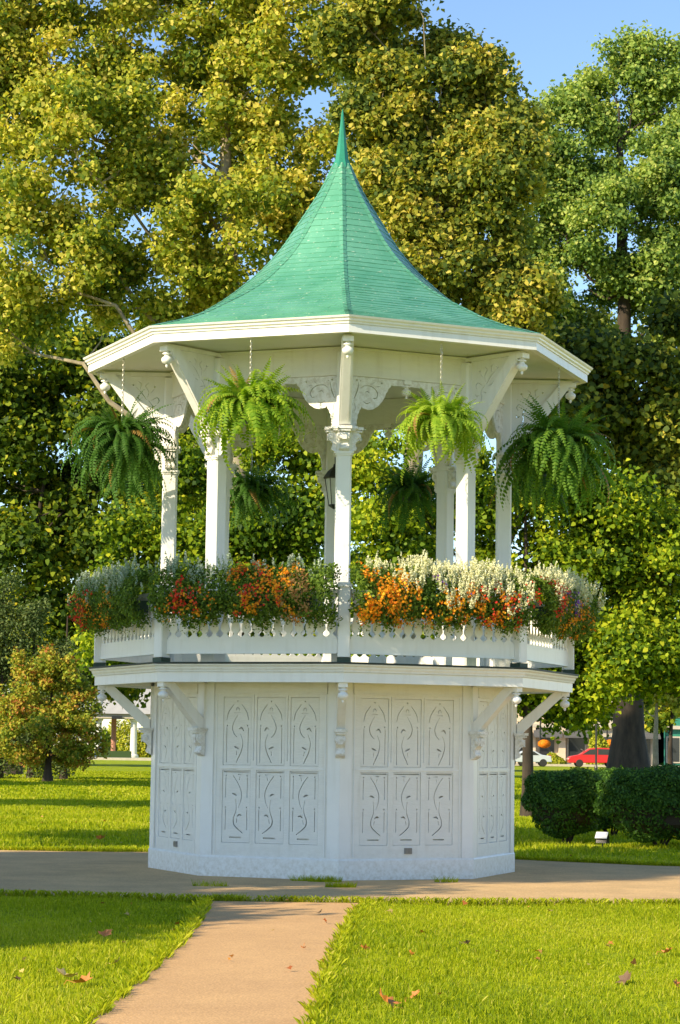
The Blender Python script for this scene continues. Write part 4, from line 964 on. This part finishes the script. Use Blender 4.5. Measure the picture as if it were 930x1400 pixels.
tree('maple_tree','broad dark maple at the left edge with a slanting limb',(X(27,D),WY(D)),4,.34,
  LB([(40,500,90,70),(130,560,90,80),(30,620,100,80),(210,600,80,100),(120,690,90,60),(40,760,90,60),(180,770,90,60),(230,480,60,50),(110,850,90,60),(-60,560,80,120),(260,700,50,60),(150,480,60,40),(200,880,70,50),(280,560,40,60),(20,430,70,40)],D),
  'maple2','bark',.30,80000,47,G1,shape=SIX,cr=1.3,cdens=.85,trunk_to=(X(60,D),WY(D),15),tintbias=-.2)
D=90
tree('dogwood_tree','small tree with turning orange and olive leaves on the left lawn',(X(74,D),WY(D)),.9,.16,
  LB([(75,945,50,36),(35,975,45,34),(110,970,42,34),(75,1005,66,26),(20,1015,45,24),(122,1018,32,22),(55,915,34,22),(95,1035,60,14),(40,1040,50,12),(90,925,34,22)],D),
  'dog','bark',.12,23000,48,None,shape=SIX,cr=.34,cdens=.8,trunk_to=(X(76,D),WY(D),4),flare=1.6)
D=96
for i,(px,top,w_,lab) in enumerate([(8,790,26,'pale green columnar evergreen at the far left edge'),(50,815,24,'second pale green columnar evergreen from the left edge, behind the turning tree'),(-30,800,26,'columnar evergreen just outside the left edge'),(95,880,26,'lowest pale green evergreen, right of the columnar ones')]):
    tree('evergreen_tree',lab,(X(px,D),WY(D)),.4,.14,LB([(px,top+25,w_*.55,28),(px,top+85,w_*.9,50),(px,top+150,w_,50),(px,top+200,w_,40),(px,1040,w_*.9,24)] if top<880 else [(px,top+40,w_,40),(px,top+90,w_*1.1,40),(px,1035,w_,28)],D),
     'arbor','bark',.14,11000,50+i,'columnar evergreens on the left',shape=KITE,cr=.42,cdens=1.1,flat=1.3,trunk_to=(X(px,D),WY(D),7))
# young trees on the right
D=100
tree('young_tree','young tree with a pale trunk and yellow leaves at the right edge',(X(899,D),WY(D)),2.2,.17,LB([(890,925,32,22),(925,915,30,25),(870,950,20,12),(925,950,20,14)],D),'syc','bark_pale',.22,5000,60,'young trees on the right',cr=.45,cdens=1.0,tintbias=.2,shape=SIX)
D=104
tree('young_tree','thin dark-trunked young tree beside the pale-trunked one',(X(919,D),WY(D)),2,.15,LB([(925,960,25,20),(945,930,30,30),(905,985,14,10)],D),'maple2','bark',.22,4000,61,'young trees on the right',cr=.45,cdens=1.0,shape=SIX)
# the tree left of the camera whose shade falls on the base and the left lawn
def SE(e_,z,r,rz,s_=18.4): return (-.766*s_+.643*e_,-.643*s_-.766*e_,z,r,r*.8,rz)
tree('lawn_tree','leafy tree off to the left of the view, shading the gazebo base',(-15.2,-11.0),3,.25,
  [SE(-1.2,10.4,2.3,1.9),SE(1.3,10.6,2.0,1.9),SE(2.5,8.2,1.7,1.4),SE(.2,8.2,2.5,1.5),SE(4.6,5.9,1.5,1.1),SE(3.4,6.9,1.5,1.2),SE(5.4,5.5,1.3,.8),SE(6.3,4.6,.8,.5),SE(4.9,6.5,1.2,.8),SE(5.0,4.6,.9,.4),SE(-3.6,9.3,2.2,1.9),SE(2.3,11.6,.7,.6),SE(.3,10.9,1.3,1.1),SE(6.2,5.4,.8,.5)],
  'green','bark',.17,60000,62,None,cr=.7,cdens=1.15,shape=SIX)
tree('lawn_tree','tall leafy tree far off to the left, shading the clipped hedges',(-27,-13),8,.4,
  [SE(-6.3,20.3,2.0,1.6,26),SE(-7.4,18.0,1.7,1.6,26),SE(-5.8,18.2,1.5,1.5,26),SE(-8.2,21.0,2.0,1.6,26),SE(-10,18.6,2.0,2.0,26)],
  'green','bark',.2,38000,63,None,cr=.8,cdens=1.2,shape=SIX)
tree('lawn_tree','spreading tree left of the view, throwing long shade over the middle of the left lawn',(-24,17),4,.4,
  [(-30,17,10,3,3,1.6),(-26,18,10.5,3,3,1.6),(-22,18,10.5,3,3,1.6),(-18,19,10,2.6,3,1.5),(-15,20,9.6,2,2.4,1.2)],
  'green','bark',.26,40000,64,None,cr=.9,cdens=1.1,shape=SIX)
tree('lawn_tree','spreading tree farther back at the left, shading the distant lawn',(-27,43),4,.4,
  [(-34,43,10,4,4,1.8),(-29,44,10.5,4,4,1.8),(-24,45,10.5,3.4,4,1.6),(-19,46,10,3,4,1.5)],
  'green','bark',.3,36000,65,None,cr=1.0,cdens=1.0,shape=SIX)
# far trees across the street
for i,(px,zt,lab) in enumerate([(-40,15,'far left'),(60,13,'behind the slanting limb'),(300,14,'behind the left columns'),(480,15,'behind the front column'),(640,14,'behind the right columns'),(862,15,'behind the thick trunk'),(960,14,'at the right edge')]):
    D=150+8*(i%3); x=X(px,D)
    tree('far_tree','dark leafy tree across the street, '+lab,(x,WY(D)),3,.3,[(x-3,WY(D),7,4.2,3,3),(x+3,WY(D)+1,8,4.2,3,3.4),(x,WY(D),zt-3.5,4,3,3)],'maple2','bark',.42,9000,70+i,'trees across the street',cr=1.5,cdens=.8,shape=SIX)

# ------------------------------------------------------------------ STREET and what stands along it
st=MB().add([(-200,181,.01),(200,181,.01),(200,192,.01),(-200,192,.01)],[(0,1,2,3)]).build('street',M['asphalt']); tag(st,kind='structure')
kb=MB().box((0,180.6,.10),(400,.5,.22)).build('kerb',M['kerb']); tag(kb,kind='structure')
pv=MB().box((0,196,.07),(400,8,.15)).build('pavement',M['kerb']); tag(pv,kind='structure')
# shops on the right
def shop(x0,x1,y,h,wm,label,bays,awn=None):
    e=empty('shop_building',((x0+x1)/2,y,0)); tag(e,label,'building','shops along the street'); w_=x1-x0
    MB().box((0,3,h/2),(w_,5.6,h)).build('wall',M[wm],e)
    n_=bays; bwid=w_/n_
    for i in range(n_+1):
        MB().box((-w_/2+i*bwid,-.05,1.9),(.7,.6,3.8)).build('pillar',M[wm],e)
    MB().box((0,-.0,3.95),(w_,.7,.35)).build('cornice',M['kerb'],e); MB().box((0,.0,h+.15),(w_+.4,.9,.5)).build('parapet',M['kerb'],e)
    for i in range(n_):
        cx=-w_/2+(i+.5)*bwid
        if i%2==0: 
            f=MB().box((cx,.12,1.7),(bwid-1.1,.12,2.7)).build('shop_window',M['kerb'],e); MB().box((cx,.04,1.7),(bwid-1.4,.04,2.4)).build('pane',M['pane'],f)
        else:
            f=MB().box((cx,.12,1.35),(1.5,.12,2.7)).build('door',M['pane'],e); MB().box((cx+.5,.04,1.2),(.05,.04,.3)).build('handle',M['kerb'],f)
        for s in (-.25,.25):
            f=MB().box((cx+s*bwid,.14,5.9),(1.15,.12,1.9)).build('upper_window',M['kerb'],e); MB().box((cx+s*bwid,.06,5.9),(.95,.04,1.7)).build('pane',M['pane'],f)
        if awn and i in awn:
            MB().extrude([(-1.5,2.9),(-1.5,2.75),(.15,3.6),(.15,3.75)],'x',cx-bwid*.46,cx+bwid*.46).build('awning',M['awning'],e)
    return e
Dp=228
shop(X(690,Dp),X(812,Dp),WY(Dp),8,'cream','cream shop with dark awnings behind the red car',3,(0,1,2))
shop(X(813,Dp),X(905,Dp),WY(Dp),8.5,'kerb','pale shop building behind the thick trunk',2,(1,))
shop(X(906,Dp),X(1010,Dp),WY(Dp),7,'teal','green painted shopfront at the right edge',3)
shop(X(-120,Dp),X(60,Dp),WY(Dp),6.2,'brick','pinkish brick building behind the trees at the left edge',4)
# pavilion on the left
e=empty('park_pavilion',(X(175,240),WY(240),0)); tag(e,'open pavilion with white columns and a grey roof beyond the left lawn','pavilion')
for px in (141,189,237,285):
    x=X(px,240)-X(175,240); b_=MB(); b_.lathe([(.55,0),(.55,.3),(.38,.45),(.33,3.6),(.36,3.9),(.5,4.0),(.5,4.2)],c=(x,0,0),n=14); b_.build('column',M['white'],e,smooth=True)
MB().tube([(X(158,240)-X(175,240),3,0),(X(158,240)-X(175,240),3,4.3)],.28,8).build('post',M['brick'],e)
MB().box((3.0,3,4.45),(15,8,.5)).build('eaves_beam',M['kerb'],e)
b_=MB(); b_.add([(-4.8,-1.4,4.7),(11,-1.4,4.7),(11,7.4,4.7),(-4.8,7.4,4.7),(-1.5,3,8.2),(8,3,8.2)],[(0,1,5,4),(1,2,5),(2,3,4,5),(3,0,4),(3,2,1,0)]); b_.build('roof',M['roofgrey'],e)
MB().box((X(167,240)-X(175,240),-1.2,4.3),(1.1,.12,.3)).build('sign_board',M['black'],e)
def shrub(px,D,w_,h,mk,label,seed):
    rg_=np.random.default_rng(seed); n_=3500; d=nrm(rg_.normal(size=(n_,3))); d[:,2]=np.abs(d[:,2]); P=d*rg_.uniform(.6,1,(n_,1))*np.array([w_/2,w_/2.5,h])
    P[:,2]*=1+.15*np.sin(P[:,0]*3+seed)
    V=leaves(P,d+rg_.normal(0,.6,(n_,3)),rg_.uniform(.15,.3,n_),SIX,.2); e=empty('garden_shrub',(X(px,D),WY(D),0)); tag(e,label,'shrub')
    tag(put('foliage',cloud_mesh('foliage',M[mk],V,6,rg_.uniform(0,1,n_)),e),kind='stuff'); MB().tube([(0,0,0),(0,0,h*.6)],.06,5).build('stem',M['bark'],e)
shrub(175,262,5.2,5.0,'shrub','bright yellow-green shrub seen between the pavilion columns',81)
shrub(203,262,3.0,4.0,'shrub','yellow-green shrub at the right of the pavilion columns',82)
shrub(148,256,3.5,3.0,'maple','round green shrub behind the left pavilion column',83)
shrub(760,214,2.6,1.1,'shrub','low yellow flowering bush in front of the cream shop',84)
shrub(822,214,2.4,3.4,'shrub','yellow-green sapling beside the red car',85)
b_=MB(); b_.box((X(163,225),WY(225),.35),(3.4,1,.9)); tag(b_.build('low_hedge_wall',M['arbor']),'low clipped hedge in front of the pavilion','hedge')
# cars
def car(name,loc,rz,paint,label,van=False):
    e=empty(name,loc,rz); tag(e,label,'car','cars parked on the street')
    if van: prof_=[(-2.35,.35),(-2.40,.75),(-2.2,.95),(-1.35,1.12),(-.45,1.68),(.3,1.76),(1.9,1.72),(2.25,1.1),(2.38,.9),(2.38,.4)]; win=[(-1.15,1.12),(-.45,1.58),(.3,1.65),(1.75,1.61),(2.02,1.12)]
    else: prof_=[(-2.2,.35),(-2.25,.65),(-2.1,.82),(-1.1,.95),(-.45,1.38),(.6,1.42),(1.3,1.05),(2.1,.95),(2.2,.4)]; win=[(-.92,.97),(-.38,1.30),(.55,1.34),(1.05,1.02)]
    b_=MB(); b_.extrude(prof_,'y',-.88,.88); bo=b_.build('body',M[paint],e)
    md=bo.modifiers.new('bevel','BEVEL'); md.width=.06; md.segments=2
    cut=win
    for s in (-1,1):
        k=[i for i in range(len(cut))]
        b_=MB(); b_.extrude(cut,'y',s*.875,s*.892); b_.build('side_window',M['pane'],e)
        MB().box((.25,s*.885,(win[1][1]+win[0][1])/2),(.06,.03,win[1][1]-win[0][1]+.04)).build('pillar_trim',M[paint],e)
        for x in (-1.4,1.4):
            w_=MB(); w_.lathe([(.20,-.11),(.33,-.11),(.34,-.05),(.34,.08),(.30,.11),(.20,.11)],n=18,M=Matrix.Rotation(R(90),3,'X')); w1=w_.build('wheel',M['tyre'],e,(x,s*.80,.34))
            r_=MB(); r_.lathe([(.20,-.02),(.19,.10),(.05,.12),(.01,.12)],n=12,M=Matrix.Rotation(R(90)*-s*-1,3,'X')); r_.build('rim',M['rim'],w1)
        MB().box((prof_[1][0]+.03,s*.62,.72),(.08,.34,.14),bev=.02).build('headlight',M['lampglass'],e); MB().box((prof_[-2][0]-.02,s*.72,.92),(.06,.2,.2)).build('tail_light',M['carred'],e)
    MB().box((-.8 if not van else -.85,0,(win[0][1]+win[1][1])/2+.02),(.03,1.45,.75),rot=Matrix.Rotation(R(-38 if not van else -50),3,'Y')).build('windscreen',M['pane'],e)
car('parked_car',(X(815,205),WY(205),.02),0,'carred','red minivan parked on the street beside the thick trunk',True)
car('parked_car',(X(697,207),WY(207),.02),0,'carblue','blue car just right of the gazebo base, far behind')
car('parked_car',(X(724,203),WY(203),.02),0,'carsilver','silver-blue car behind the slim maple trunk')
car('parked_car',(X(-6,205),WY(205),.02),0,'carblue','blue car at the left edge of the street')
# lamp posts and hanging baskets
def lamp(px,D,h,label,bask=None):
    e=empty('street_lamp',(X(px,D),WY(D),0)); tag(e,label,'street lamp','street lamps along the pavement')
    b_=MB(); b_.lathe([(.16,0),(.16,.3),(.09,.5),(.07,h-.6),(.09,h-.5)],n=10); b_.build('pole',M['black'],e)
    b_=MB(); b_.lathe([(.10,h-.5),(.22,h-.4),(.24,h-.1),(.02,h)],n=10); b_.build('lamp_head',M['glass'],e)
    if bask:
        dx,z=bask; MB().tube([(0,0,z+1.0),(dx,0,z+1.0),(dx,0,z+.4)],.025,5).build('arm',M['black'],e)
        rg_=np.random.default_rng(int(px)); n_=900; d=nrm(rg_.normal(size=(n_,3))); P=d*np.array([.62,.62,.40])+np.array([X(px,D)+dx,WY(D),z])
        V=leaves(P,d,rg_.uniform(.10,.18,n_),SIX,.2); h_=empty('hanging_basket',(X(px,D)+dx,WY(D),z)); V=V-np.array([X(px,D)+dx,WY(D),z])
        tag(h_,'round hanging basket of orange-red flowers '+('in front of the cream shop' if px<800 else 'beside the thick trunk'),'flower basket','orange flower baskets on the lamps')
        tag(put('blossom',cloud_mesh('blossom',M['orange_fl'],V,6,rg_.uniform(0,.5,n_)),h_),kind='stuff')
        b2=MB(); b2.lathe([(.1,-.35),(.3,-.2),(.35,0),(.02,.05)],n=10); b2.build('basket',M['pot'],h_)
lamp(742,222,6,'street lamp with an orange flower basket in front of the cream shop',(.4,2.1))
lamp(833,222,6,'street lamp carrying a basket close to the thick trunk',(.3,2.2))
e=empty('lamp_post',(X(818,150),WY(150),0)); tag(e,'slim dark post on the far lawn in front of the red minivan','post')
b_=MB(); b_.lathe([(.12,0),(.12,.4),(.07,.6),(.06,5.2),(.10,5.3)],n=8); b_.build('pole',M['black'],e); b_=MB(); b_.lathe([(.1,5.3),(.22,5.5),(.22,5.8),(.02,6)],n=8); b_.build('lamp_head',M['glass'],e)
